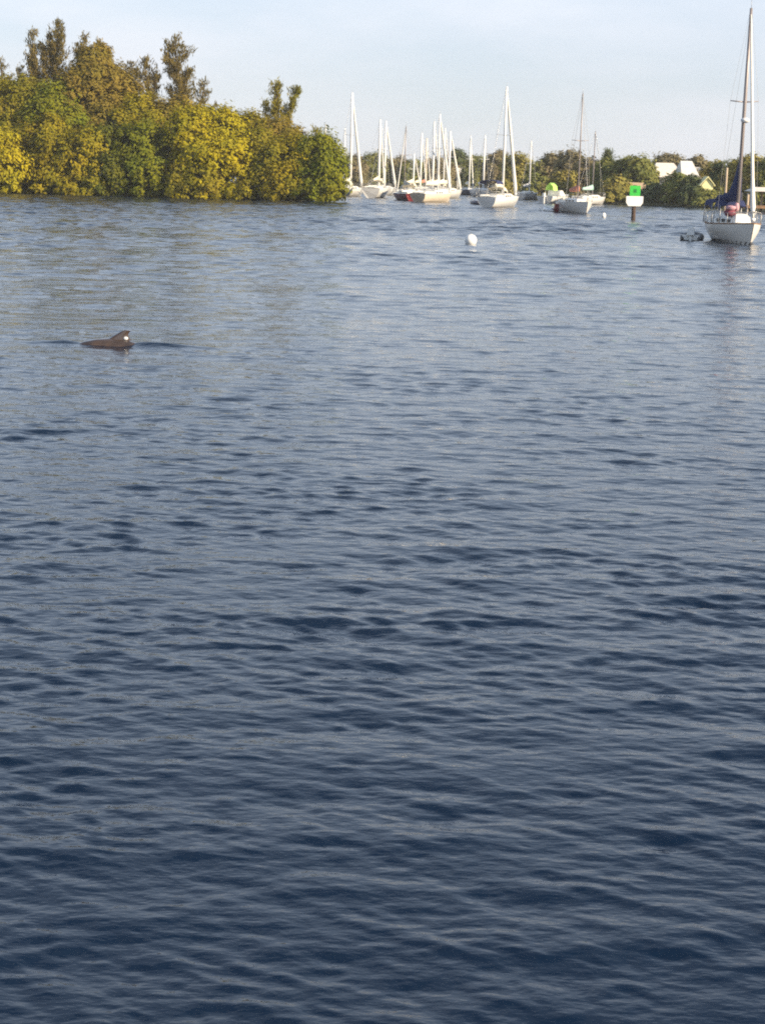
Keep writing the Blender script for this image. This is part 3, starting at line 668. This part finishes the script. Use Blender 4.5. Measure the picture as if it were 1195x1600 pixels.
def hull_rings(L, B, fb, draft=0.35, n=17, m=8, transom=0.72, sheer=0.22, rake=0.09, off=0.0):
    rings = []
    for i in range(n):
        s = i / (n - 1)
        f = 1 - ((s - 0.42) / 0.58) ** 2.3 if s > 0.42 else 1 - (1 - transom) * ((0.42 - s) / 0.42) ** 2
        b = max(B / 2 * f, 0.015) + off
        zs = fb * (1 + sheer * (1.15 * s * s - 0.35 * s) + 0.05 * (1 - s) ** 2)
        ring = []
        for j in range(-m, m + 1):
            t = abs(j) / m
            y = b * min(1.0, (1 - (1 - t) ** 1.75) * (0.93 + 0.07 * t)) * (1 if j >= 0 else -1)
            z = -draft + (zs + draft) * t ** 1.25
            x = -L / 2 + L * s - (1 - t) * L * rake * max(0, (s - 0.55) / 0.45) ** 1.5 + (1 - t) * L * 0.055 * max(0, (0.3 - s) / 0.3)
            ring.append((x, y, z))
        rings.append(ring)
    return rings

def sailboat(label, mpx, wl, top_y, L=10.0, B=3.2, theta=18.0, hull_m=None, cover_m=None, mast_m=None, mast_r=0.12, furl_r=0.12, fb=1.05,
             furled=True, boom=True, dodger=None, bimini=None, fine=False, mast_at=0.56, group='sailboats at their moorings', cabin_m=None, boot_m=None, mizzen=False, boom_swing=0.0, transom=0.72):
    """mpx, wl: pixel where the mast meets the waterline; heading theta degrees right of straight at the camera"""
    hull_m = hull_m or M_HULL; cover_m = cover_m or M_CREAMC; mast_m = mast_m or M_MASTW; cabin_m = cabin_m or M_DECK
    foot = on_plane(mpx, wl); H = at(mpx, top_y, foot.y).z
    h = Vector((math.sin(R(theta)), -math.cos(R(theta)), 0)); rz = math.atan2(h.y, h.x)
    xm = -L / 2 + L * mast_at
    root = empty('sailboat', foot - h * xm, rz)
    rings = hull_rings(L, B, fb, transom=transom)
    mb = MB(); mb.loft(rings); n = len(rings[0]); mb.add(rings[0], [tuple(range(n))]); mb.build('hull', hull_m, root)
    # deck with a little camber, just inside the sheer
    dk = []
    for r in rings:
        a, b = Vector(r[0]), Vector(r[-1]); w = abs(b.y - a.y)
        dk.append([a.lerp(b, t) + Vector((0, 0, 0.012 + w * 0.03 * (1 - (2 * t - 1) ** 2))) for t in (0, .2, .4, .5, .6, .8, 1)])
    MB().loft(dk).build('deck', M_DECK, root)
    # toe rail along both edges
    tr = MB()
    for s in (0, -1): tr.tube([Vector(r[s]) + Vector((0, 0, 0.03)) for r in rings], 0.035, 5)
    tr.build('toe_rail', M_TEAK if fine else M_DECK, root)
    # boot stripe standing 6 mm off the hull
    bs = MB(); o = hull_rings(L + 0.012, B, fb, off=0.006, transom=transom)
    for sgn in (-1, 1):
        st = []
        for r in o:
            r = r[len(r) // 2:] if sgn > 0 else r[:len(r) // 2 + 1][::-1]
            def atz(z):
                for p, q in zip(r[:-1], r[1:]):
                    if p[2] <= z <= q[2]:
                        t = (z - p[2]) / (q[2] - p[2] + 1e-9); return Vector(p).lerp(Vector(q), t)
                return Vector(r[-1])
            st.append([atz(z) for z in (-0.2, 0.0, 0.13)])
        bs.loft(st)
    bs.build('boot_stripe', boot_m or M_BOOT, root)
    # coachroof
    zd = fb * 1.03; x0, x1 = -L * 0.16, L * 0.24; ch = 0.58 if fine else 0.42; wb, wf = B * 0.62, B * 0.34
    V = []
    for z, g in ((zd - 0.05, 0.0), (zd + ch * 0.75, 0.10), (zd + ch, 0.30)):
        V += [(x0 + g * .2, -wb / 2 + g * .6, z), (x1 - g * 1.8, -wf / 2 + g * .5, z), (x1 - g * 1.8, wf / 2 - g * .5, z), (x0 + g * .2, wb / 2 - g * .6, z)]
    F = [(8, 9, 10, 11)]
    for k in (0, 4):
        for i in range(4): F.append((k + i, k + (i + 1) % 4, k + 4 + (i + 1) % 4, k + 4 + i))
    cab = MB().add(V, F).build('cabin', cabin_m, root)
    for s in (-1, 1):
        for u in (0.18, 0.45, 0.72):
            yy = (wb / 2 + (wf / 2 - wb / 2) * (u * 0.95)) - 0.02
            MB().box((x0 + (x1 - x0) * u * 0.9, s * (yy + 0.012), zd + ch * 0.36), (L * 0.06, 0.05, 0.16), -s * math.atan2((wb - wf) / 2, x1 - x0)).build('cabin_window', M_WINDOW, root)
    # cockpit coamings
    cm = MB()
    for s in (-1, 1): cm.box((-L * 0.31, s * B * 0.27, zd + 0.12), (L * 0.28, 0.14, 0.30))
    cm.box((-L * 0.455, 0, zd + 0.10), (0.14, B * 0.54, 0.26)); cm.build('cockpit_coaming', cabin_m, root)
    # spars
    zb = zd + ch - 0.02
    mast = MB().tube([(xm, 0, zb), (xm, 0, zb + (H - zb) * 0.6), (xm, 0, H)], [mast_r, mast_r, mast_r * 0.75], 10).build('mast', mast_m, root)
    MB().tube([(xm, 0, H), (xm - 0.02, 0, H + 0.45)], 0.012, 5).build('antenna', M_WIRE, mast)
    zs = zb + (H - zb) * 0.55
    for s in (-1, 1):
        MB().tube([(xm, 0, zs), (xm - 0.12, s * B * 0.30, zs + 0.06)], [0.045, 0.03], 6).build('spreader', mast_m, mast)
        MB().tube([(xm - 0.05, s * B * 0.44, zd), (xm - 0.12, s * B * 0.30, zs + 0.06), (xm, s * 0.04, H - 0.1)], 0.006 if fine else 0.012, 5, False).build('shroud', M_WIRE, root)
    bow = Vector(rings[-1][-1]); bow.y = 0
    hd = Vector((xm, 0, H - 0.15)); tk = bow + Vector((-0.25, 0, 0.25))
    if furled:
        fs = MB(); pts = [tk.lerp(hd, t) for t in (0.0, 0.02, 0.06, 0.2, 0.5, 0.8, 0.96, 1.0)]
        fs.tube(pts, [furl_r * .5, furl_r * .8, furl_r * (1.7 if fine else 1.15), furl_r * 1.05, furl_r * 0.9, furl_r * 0.7, furl_r * 0.4, furl_r * 0.2], 9).build('furled_jib', M_SAIL, root)
        MB().tube([tk + Vector((0, 0, -0.12)), tk + Vector((0, 0, 0.05))], [0.13, 0.13], 10).build('furler_drum', M_MASTW, root)
    else:
        MB().tube([bow, hd], 0.02, 5, False).build('forestay', M_WIRE, root)
    st = Vector(rings[0][-1]); st.y = 0
    MB().tube([st, Vector((xm, 0, H - 0.05))], 0.006 if fine else 0.012, 5, False).build('backstay', M_WIRE, root)
    if boom:
        bl = L * 0.36; zbm = zb + 0.75; sw = R(boom_swing)
        bx = lambda d, z=0.0, y=0.0: (xm - d * math.cos(sw) - y * math.sin(sw), -d * math.sin(sw) + y * math.cos(sw), zbm + z)
        bo = MB().tube([bx(0), bx(bl)], 0.075, 8).build('boom', mast_m, root)
        sc_ = []
        for i in range(12):
            t = i / 11; d = bl * (0.01 + 0.97 * t)
            hh = (0.62 if fine else 0.40) * (1 - t) ** 1.3 + 0.22 + 0.03 * math.sin(i * 2.1); ww = 0.17 - 0.06 * t + 0.015 * math.sin(i * 3.3)
            if fine: hh = 1.75 * max(0, 1 - t * 2.4) ** 1.2 + 0.42 * (1 - t) + 0.16 + 0.05 * math.sin(i * 2.1)
            sc_.append([bx(d, z, y) for y, z in ((0, -0.12), (ww, -0.04), (ww * 0.95, hh * 0.45), (ww * 0.35, hh * 0.92), (0, hh), (-ww * 0.35, hh * 0.92), (-ww * 0.95, hh * 0.45), (-ww, -0.04))])
        c = MB().loft(sc_, closed=True); c.add(sc_[0], [tuple(range(8))]); c.add(sc_[-1], [tuple(range(8))]); c.build('sail_cover', cover_m, root)
    def canopy(nm, xa, xb, z0, z1, w, m):
        rr = []
        for x, z in ((xa, z0), ((xa + xb) / 2, z1), (xb, z1 - 0.04)):
            rr.append([(x, -w / 2, z - 0.38), (x, -w / 2 * 0.92, z - 0.06), (x, -w * 0.2, z), (x, w * 0.2, z), (x, w / 2 * 0.92, z - 0.06), (x, w / 2, z - 0.38)])
        rr2 = [[(p[0], p[1] * 0.98, p[2] - 0.03) for p in r] for r in rr]
        mbc = MB().loft(rr).loft(rr2); cv = mbc.build(nm, m, root)
        for x in (xa, xb):
            for s in (-1, 1): MB().tube([(x, s * w / 2 * 0.97, z1 - 0.3), (x + (0.1 if x == xa else -0.1), s * w / 2, zd)], 0.025, 5).build('canopy_post', M_WIRE, root)
    if dodger: canopy('dodger', x0 + 0.9, x0 - 0.25, zb + 0.45, zb + 0.75, B * 0.60, dodger)
    if bimini: canopy('bimini', -L * 0.24, -L * 0.45, zd + 1.75 - 0.55 * fine, zd + 1.85 - 0.5 * fine, B * 0.66, bimini)
    if fine or L > 8:
        pp = MB()
        for s in (-1, 1):
            a, b, c = Vector(rings[-4][-1 if s > 0 else 0]), Vector(rings[-1][-1]), Vector((0, 0, 0.6))
            pp.tube([a, a + c, b + Vector((0.05, 0, 0.62))], 0.02, 5)
            pp.tube([b + Vector((-0.3, s * .05, 0)), b + Vector((-0.1, s * .05, 0.6))], 0.02, 5)
        pp.build('pulpit', M_WIRE, root)
        pp = MB()
        for s in (-1, 1):
            a, b = Vector(rings[0][-1 if s > 0 else 0]), Vector(rings[3][-1 if s > 0 else 0]); c = Vector((0, 0, 0.6))
            pp.tube([b, b + c, a + c, Vector((a.x, 0, a.z + 0.6))], 0.02, 5); pp.tube([a, a + c], 0.02, 5)
        pp.build('pushpit', M_WIRE, root)
        ll = MB()
        for s in (0, -1):
            for i in range(4, len(rings) - 4, 2): p = Vector(rings[i][s]); ll.tube([p, p + Vector((0, 0, 0.58))], 0.014, 5)
            ll.tube([Vector(rings[i][s]) + Vector((0, 0, 0.58)) for i in range(3, len(rings) - 3)], 0.009, 4, False)
        ll.build('lifeline', M_WIRE, root)
    if mizzen:
        xz = -L * 0.36; hz = zd + (H - zd) * 0.62
        MB().tube([(xz, 0, zd), (xz, 0, hz)], [mast_r * 0.85, mast_r * 0.6], 8).build('mizzen_mast', mast_m, root)
    tag(root, label, 'sailboat', group)
    root['_zd'] = zd
    return root

# far cluster
sailboat('low white sailboat with a stubby mast between the maroon and tan hulls', 645, 311, 240, 8, 2.8, 160, mast_r=0.12, furl_r=0.10, dodger=M_CREAMC)
sailboat('white sailboat with a slim mast right behind the tan-hulled one', 692, 308, 200, 9.5, 3.1, 160, mast_r=0.12, furl_r=0.10, cover_m=M_SAIL, dodger=M_CREAMC)
sailboat('sailboat at the island tip with the tallest thick white mast of the left boats', 547, 307, 145, 11, 3.4, 160, mast_r=0.20, furl_r=0.20, dodger=M_CREAMC)
sailboat('sailboat half hidden behind the island tip with a thin faint mast', 537, 303, 200, 9, 2.9, 20, mast_r=0.09, furled=False)
sailboat('wide white sailboat seen end-on, first of the twin masts', 591, 309, 187, 11, 3.6, 170, mast_r=0.19, furl_r=0.12, fb=1.3, dodger=M_CREAMC)
sailboat('sailboat behind the end-on white one with a slanting furled sail to the right', 600, 305, 189, 11, 3.4, 157, mast_r=0.19, furl_r=0.19)
sailboat('maroon-hulled sailboat with a thin grey mast', 631, 313, 197, 8.5, 2.9, 195, M_HULLMAROON, M_CREAMC, M_MASTG, 0.07, 0.08, 0.85, dodger=M_CREAMC)
sailboat('sailboat with a short pale mast left in the crowded middle group', 656, 307, 208, 9, 3.0, 164, mast_r=0.16, furl_r=0.10)
sailboat('sailboat with a tan short mast next right of the pale short mast', 664, 305, 216, 9, 3.0, 165, cover_m=M_PINK, mast_m=M_HULLTAN, mast_r=0.18, furl_r=0.10)
sailboat('sailboat with the second tallest mast of the crowded middle group', 675, 309, 190, 10, 3.2, 163, mast_r=0.19, furl_r=0.12, dodger=M_CREAMC)
sailboat('long tan-hulled sailboat in front of the crowded middle group, tallest mast there', 683, 316, 178, 9.6, 3.0, 153, M_HULLTAN, M_CREAMC, M_MASTW, 0.13, 0.16, 1.0, mast_at=0.60)
sailboat('sailboat at the right end of the crowded group with a slanting furled sail', 700, 310, 205, 11, 3.3, 155, mast_r=0.19, furl_r=0.18, cover_m=M_CREAMC)
sailboat('small dark-hulled sailboat with a lone short mast before the tan roof', 732, 305, 212, 8.5, 2.8, 10, M_HULLNAVY, M_SAIL, M_MASTW, 0.14, 0.10, 0.9)
sailboat('sailboat with a lone short mast left behind the large white sloop', 754, 308, 212, 9, 3.0, 12, mast_r=0.18, furl_r=0.11, cover_m=M_SAIL, furled=False)
sailboat('large white sloop with the tallest mast and slanting sail mid picture', 784, 324, 135, 9.6, 3.1, 156, M_HULL, M_CREAMC, M_MASTW, 0.14, 0.18, 1.05, dodger=M_CREAMC, bimini=M_NAVY, mast_at=0.53)
sailboat('small white sailboat with a short mast right of the large sloop', 826, 312, 220, 7.5, 2.5, 155, M_HULL, M_SAIL, M_MASTW, 0.11, 0.10, 0.9, furled=False)
sailboat('cream sailboat with pink-orange sail cover and thin grey mast', 901, 333, 145, 9.0, 2.7, 8, M_HULLGREY, M_PINK, M_MASTG, 0.065, 0.05, 0.95, furled=False, fine=False)
sailboat('white sailboat with bow to the right behind the pink-covered one', 924, 320, 205, 9.5, 2.9, 150, M_HULL, M_TEALC, M_MASTG, 0.08, 0.07, 0.85, furled=False)
sailboat('sailboat hidden by the island, only its mast showing right of the V-shaped pine', 458, 303, 197, 10, 3.1, 18, mast_r=0.11, furled=False)
sailboat('sailboat hidden by the island, only its mast showing above the island tip', 507, 304, 194, 10, 3.1, 18, mast_r=0.11, furled=False)

near = sailboat('nearest sailboat at the right edge with navy sail cover and tall dark mast', 1148, 379, 12, 7.8, 2.5, 3, M_HULLGREY, M_NAVY, M_MASTG, 0.10, 0.085, 0.92, dodger=M_NAVY, bimini=M_NAVY, fine=True, mast_at=0.56, boom_swing=10, transom=0.42)
def near_extras():
    z = at(1164, 189, near.location.y).z; xm = -3.9 + 7.8 * 0.56
    MB().ball((xm + 0.30, 0, z), (0.24, 0.24, 0.14), 16, 10).build('radar_dome', M_MASTW, near)
    MB().box((xm + 0.13, 0, z - 0.10), (0.22, 0.10, 0.05)).build('radar_bracket', M_MASTG, near)
    mt = near.matrix_basis
    # rolled bundle tied on the foredeck
    M_MAROON = mat('maroon_cloth', (0.20, 0.045, 0.07), 0.85, (0.14, 0.03, 0.05), 5.0, bump=0.4)
    M_ROSE = mat('rose_cloth', (0.60, 0.36, 0.38), 0.85, (0.48, 0.24, 0.28), 5.0, bump=0.4)
    p = mt @ Vector((1.05, -0.55, near['_zd'] + 0.44)); root = empty('cloth_bundle', p, near.rotation_euler.z)
    MB().ball((0, 0, 0.20), (0.30, 0.32, 0.22), 22, 12, 0.05).build('maroon_sack', M_MAROON, root)
    mb = MB(); mb.ball((0.05, 0.02, 0.45), (0.34, 0.28, 0.13), 22, 12, 0.07); mb.ball((0.05, 0.32, 0.50), (0.22, 0.14, 0.22), 20, 10, 0.07); mb.build('rose_cover', M_ROSE, root)
    tag(root, 'maroon and pink cloth bundle on the cabin top of the nearest sailboat', 'bundle')
near_extras()

def dinghy(label, px, wl, L, W, theta, tube_m, motor_m, r=0.2, name='dinghy'):
    b = on_plane(px, wl); h = Vector((math.sin(R(theta)), -math.cos(R(theta)), 0)); root = empty(name, b, math.atan2(h.y, h.x))
    pts = []
    for s in (1,):
        pts = [(-L / 2, W / 2 - r, r * .7), (0, W / 2 - r, r * .75), (L * 0.30, W / 2 - r * 1.1, r * .9), (L * 0.43, W * 0.22, r * 1.15), (L * 0.48, 0, r * 1.3), (L * 0.43, -W * 0.22, r * 1.15), (L * 0.30, -W / 2 + r * 1.1, r * .9), (0, -W / 2 + r, r * .75), (-L / 2, -W / 2 + r, r * .7)]
    MB().tube(pts, [r * .5] + [r] * 7 + [r * .5], 10).build('tube', tube_m, root)
    MB().box((0, 0, r * 0.45), (L * 0.86, W - 2 * r, 0.06)).build('floor', tube_m, root)
    MB().box((0.0, 0, r * 1.35), (0.24, W - 1.6 * r, 0.05)).build('seat', M_TEAK, root)
    MB().box((-L * 0.44, 0, r * 1.0), (0.06, W - 2 * r, r * 1.5)).build('transom', motor_m, root)
    mo = MB(); mo.box((-L * 0.47, 0, r * 2.9), (0.42, 0.40, 0.46), 0, 0.75); mo.box((-L * 0.50, 0, r * 1.4), (0.12, 0.12, 0.6)); mo.build('outboard', motor_m, root)
    return tag(root, label, 'dinghy')
dinghy('grey inflatable dinghy with white outboard floating left of the nearest sailboat', 1080, 375.5, 2.4, 1.3, 166, M_RUB, M_SIGNWHITE, 0.19)
dinghy('small white dinghy left of the pink-covered sailboat', 861, 331, 2.4, 1.2, 200, M_HULL, M_HULLMAROON, 0.2)
dinghy('navy dinghy trailing at the stern of the large white sloop', 747, 320, 2.6, 1.4, 205, M_HULLNAVY, M_HULLNAVY, 0.22)
dinghy('white dinghy lying on the far shore below the houses', 1074, 321, 2.2, 1.2, 190, M_HULL, M_TANROOF, 0.22)
def kayak(label, px, wl, L, m, rz):
    b = on_plane(px, wl); root = empty('kayak', (b.x, b.y, 0.12), rz); rr = []
    for i in range(13):
        s = i / 12 * 2 - 1; w = 0.33 * (1 - abs(s) ** 2.4) + 0.01; zc = 0.12 + 0.16 * s * s
        rr.append([(s * L / 2, w * math.cos(t), zc + 0.17 * math.sin(t) * (1 - abs(s) ** 3) + 0.01 * math.sin(t)) for t in np.linspace(0, 6.283, 11)[:-1]])
    mb = MB().loft(rr, closed=True); mb.build('kayak_hull', m, root)
    MB().ball((0, 0, 0.28), (0.42, 0.22, 0.04), 14, 6).build('cockpit', M_BOOT, root)
    return tag(root, label, 'kayak')
M_ORANGE = mat('orange_plastic', (0.55, 0.20, 0.08), 0.5, (0.42, 0.15, 0.06), 2.0)
M_PALEBLUE = mat('pale_blue_plastic', (0.42, 0.48, 0.52), 0.5, (0.34, 0.40, 0.44), 2.0)
kayak('orange kayak drawn up on far shore beside the white dinghy', 1064, 322, 3.0, M_ORANGE, 0.9)
kayak('pale blue kayak drawn up on far shore below the pale roofed house', 1046, 321.5, 3.0, M_PALEBLUE, 1.1)

def motorboat(label, px, wl, L, B, theta, canopy_m):
    b = on_plane(px, wl); h = Vector((math.sin(R(theta)), -math.cos(R(theta)), 0)); root = empty('motorboat', b, math.atan2(h.y, h.x))
    rings = hull_rings(L, B, 0.95, 0.3, transom=0.92, sheer=0.35, rake=0.12)
    mb = MB(); mb.loft(rings); mb.add(rings[0], [tuple(range(len(rings[0])))]); mb.build('hull', M_HULL, root)
    MB().loft([[Vector(r[0]).lerp(Vector(r[-1]), t) + Vector((0, 0, 0.02)) for t in (0, .5, 1)] for r in rings]).build('deck', M_DECK, root)
    V = [(-L * .12, -B * .36, .9), (L * .24, -B * .26, .9), (L * .24, B * .26, .9), (-L * .12, B * .36, .9), (-L * .10, -B * .32, 1.75), (L * .08, -B * .24, 1.75), (L * .08, B * .24, 1.75), (-L * .10, B * .32, 1.75)]
    MB().add(V, [(4, 5, 6, 7), (0, 1, 5, 4), (1, 2, 6, 5), (2, 3, 7, 6), (3, 0, 4, 7)]).build('cabin', M_DECK, root)
    V = [(L * .205, -B * .22, 1.12), (L * .205, B * .22, 1.12), (L * .115, B * .20, 1.60), (L * .115, -B * .20, 1.60)]
    MB().add([(x + 0.03, y, z) for x, y, z in V] + [(x - 0.02, y, z) for x, y, z in V], [(0, 1, 2, 3), (4, 5, 6, 7), (0, 1, 5, 4), (1, 2, 6, 5), (2, 3, 7, 6), (3, 0, 4, 7)]).build('windshield', M_WINDOW, root)
    zc = 2.75
    cv = MB().loft([[(x, y * B, zc - 1.0 * (abs(y) / .22) ** 4) for y in (-.22, -.18, 0, .18, .22)] for x in (-L * .12, -L * .2, -L * .30)])
    cv.add([(-L * .12, -.22 * B, zc - 1.0), (-L * .12, .22 * B, zc - 1.0), (-L * .12, .18 * B, zc - 0.4), (-L * .12, -.18 * B, zc - 0.4)], [(0, 1, 2, 3)])
    cv.build('canopy', canopy_m, root)
    for x in (-L * .12, -L * .30):
        for s in (-1, 1): MB().tube([(x, s * B * .22, zc - 1.0), (x, s * B * .24, 0.95)], 0.03, 6).build('canopy_post', M_WIRE, root)
    mo = MB(); mo.box((-L * .53, 0, 1.15), (0.45, 0.36, 0.5), 0, 0.8); mo.box((-L * .53, 0, 0.5), (0.2, 0.2, 0.9)); mo.build('outboard', M_SIGNWHITE, root)
    return tag(root, label, 'motorboat')
motorboat('white motorboat with a lime green canopy left of the pink-covered sailboat', 868, 318, 7.5, 2.6, 150, M_LIME)

# ------------------------------------------------------------------ dolphin
M_DOLPHIN = mat('dolphin_skin', (0.075, 0.052, 0.040), 0.13, (0.040, 0.031, 0.027), 5.0, coat=0.5, bump=0.15)
M_DGLINT = mat('dolphin_painted_glint', (0.80, 0.80, 0.78), 0.3)  # sun glint on the wet skin, painted as a white spot
def dolphin():
    p = DOLPHIN; s = px_m(p.length); root = empty('dolphin', (p.x + 0.06, p.y, -0.03), 0.0)
    # +x here is the tail end: the animal swims to the left
    prof = [(-1.28, 0.03, -0.46), (-1.20, 0.055, -0.45), (-1.08, 0.07, -0.43), (-1.02, 0.12, -0.39), (-0.88, 0.17, -0.31), (-0.70, 0.205, -0.225), (-0.50, 0.235, -0.180), (-0.30, 0.255, -0.160), (-0.05, 0.262, -0.150), (0.22, 0.25, -0.155), (0.5, 0.215, -0.20), (0.75, 0.165, -0.25), (0.95, 0.11, -0.34), (1.12, 0.07, -0.42), (1.22, 0.045, -0.47)]
    rings = []
    for x, r, z in prof:
        rings.append([(x, r * 0.92 * math.cos(t), z + r * (1.0 + (0.10 if math.sin(t) > 0 else 0)) * math.sin(t)) for t in np.linspace(0, 2 * math.pi, 25)[:-1]])
    b = MB().loft(rings, closed=True); b.add(rings[0], [tuple(range(24))]); b.add(rings[-1], [tuple(range(24))])
    # dorsal fin: swept back, hooked tip, lens section
    fin = [(-0.16, 0.0), (-0.05, 0.06), (0.05, 0.12), (0.13, 0.165), (0.20, 0.185), (0.295, 0.168), (0.262, 0.145), (0.245, 0.105), (0.25, 0.055), (0.31, 0.0)]
    half = 5; zb = 0.105; fr = []
    for k in range(half):
        a, c = Vector((fin[k][0], 0, fin[k][1])), Vector((fin[-1 - k][0], 0, fin[-1 - k][1])); th = 0.055 * (1 - k / half) + 0.012
        row = []
        for t in (0, .12, .35, .7, 1, .7, .35, .12):
            i = len(row); q = a.lerp(c, t); sg = 1 if i < 4 else -1
            w = th * math.sin(math.pi * min(1, (t ** 0.6))) if 0 < t < 1 else 0
            row.append((q.x + 0.02, sg * w, q.z + zb))
        fr.append(row)
    b.loft(fr, closed=True); b.add(fr[-1], [tuple(range(8))])
    # flukes and flippers under water
    b.loft([[(1.18, -0.02, -0.46), (1.18, 0.02, -0.46), (1.20, 0.0, -0.48)], [(1.32, -0.30, -0.50), (1.36, -0.28, -0.49), (1.36, -0.30, -0.51)]], True)
    b.loft([[(1.18, -0.02, -0.46), (1.18, 0.02, -0.46), (1.20, 0.0, -0.48)], [(1.32, 0.30, -0.50), (1.36, 0.28, -0.49), (1.36, 0.30, -0.51)]], True)
    for sg in (-1, 1): b.loft([[(-0.62, sg * .18, -.38), (-0.42, sg * .18, -.40), (-0.52, sg * .18, -.43)], [(-0.40, sg * .46, -.62), (-0.30, sg * .44, -.63), (-0.36, sg * .45, -.64)]], True)
    body = b.build('body', M_DOLPHIN, root)
    body['label'] = 'wet brown-grey back with swept dorsal fin'
    glint = MB().ball((0.225, -0.036, 0.145), (0.042, 0.016, 0.030), 10, 7).build('painted_glint', M_DGLINT, root); glint['label'] = 'painted white glint at the base of the dorsal fin'
    root.scale = (1.0, 1.0, 1.0)
    return tag(root, 'brown-grey dolphin surfacing, back and dorsal fin above the water', 'dolphin')
dolphin()

# ------------------------------------------------------------------ a little haze over the water
def haze():
    m = bpy.data.materials.new('haze'); m.use_nodes = True; nt = m.node_tree; nt.nodes.clear()
    out = nt.nodes.new('ShaderNodeOutputMaterial'); v = nt.nodes.new('ShaderNodeVolumePrincipled')
    v.inputs['Color'].default_value = (0.86, 0.90, 0.96, 1); v.inputs['Density'].default_value = HAZE
    nt.links.new(v.outputs['Volume'], out.inputs['Volume'])
    o = MB().box((0, 2800, 13.0), (26000, 14000, 32.0)).build('haze', m)
    return tag(o, kind='stuff')
HAZE = 0.0002
if HAZE: haze()
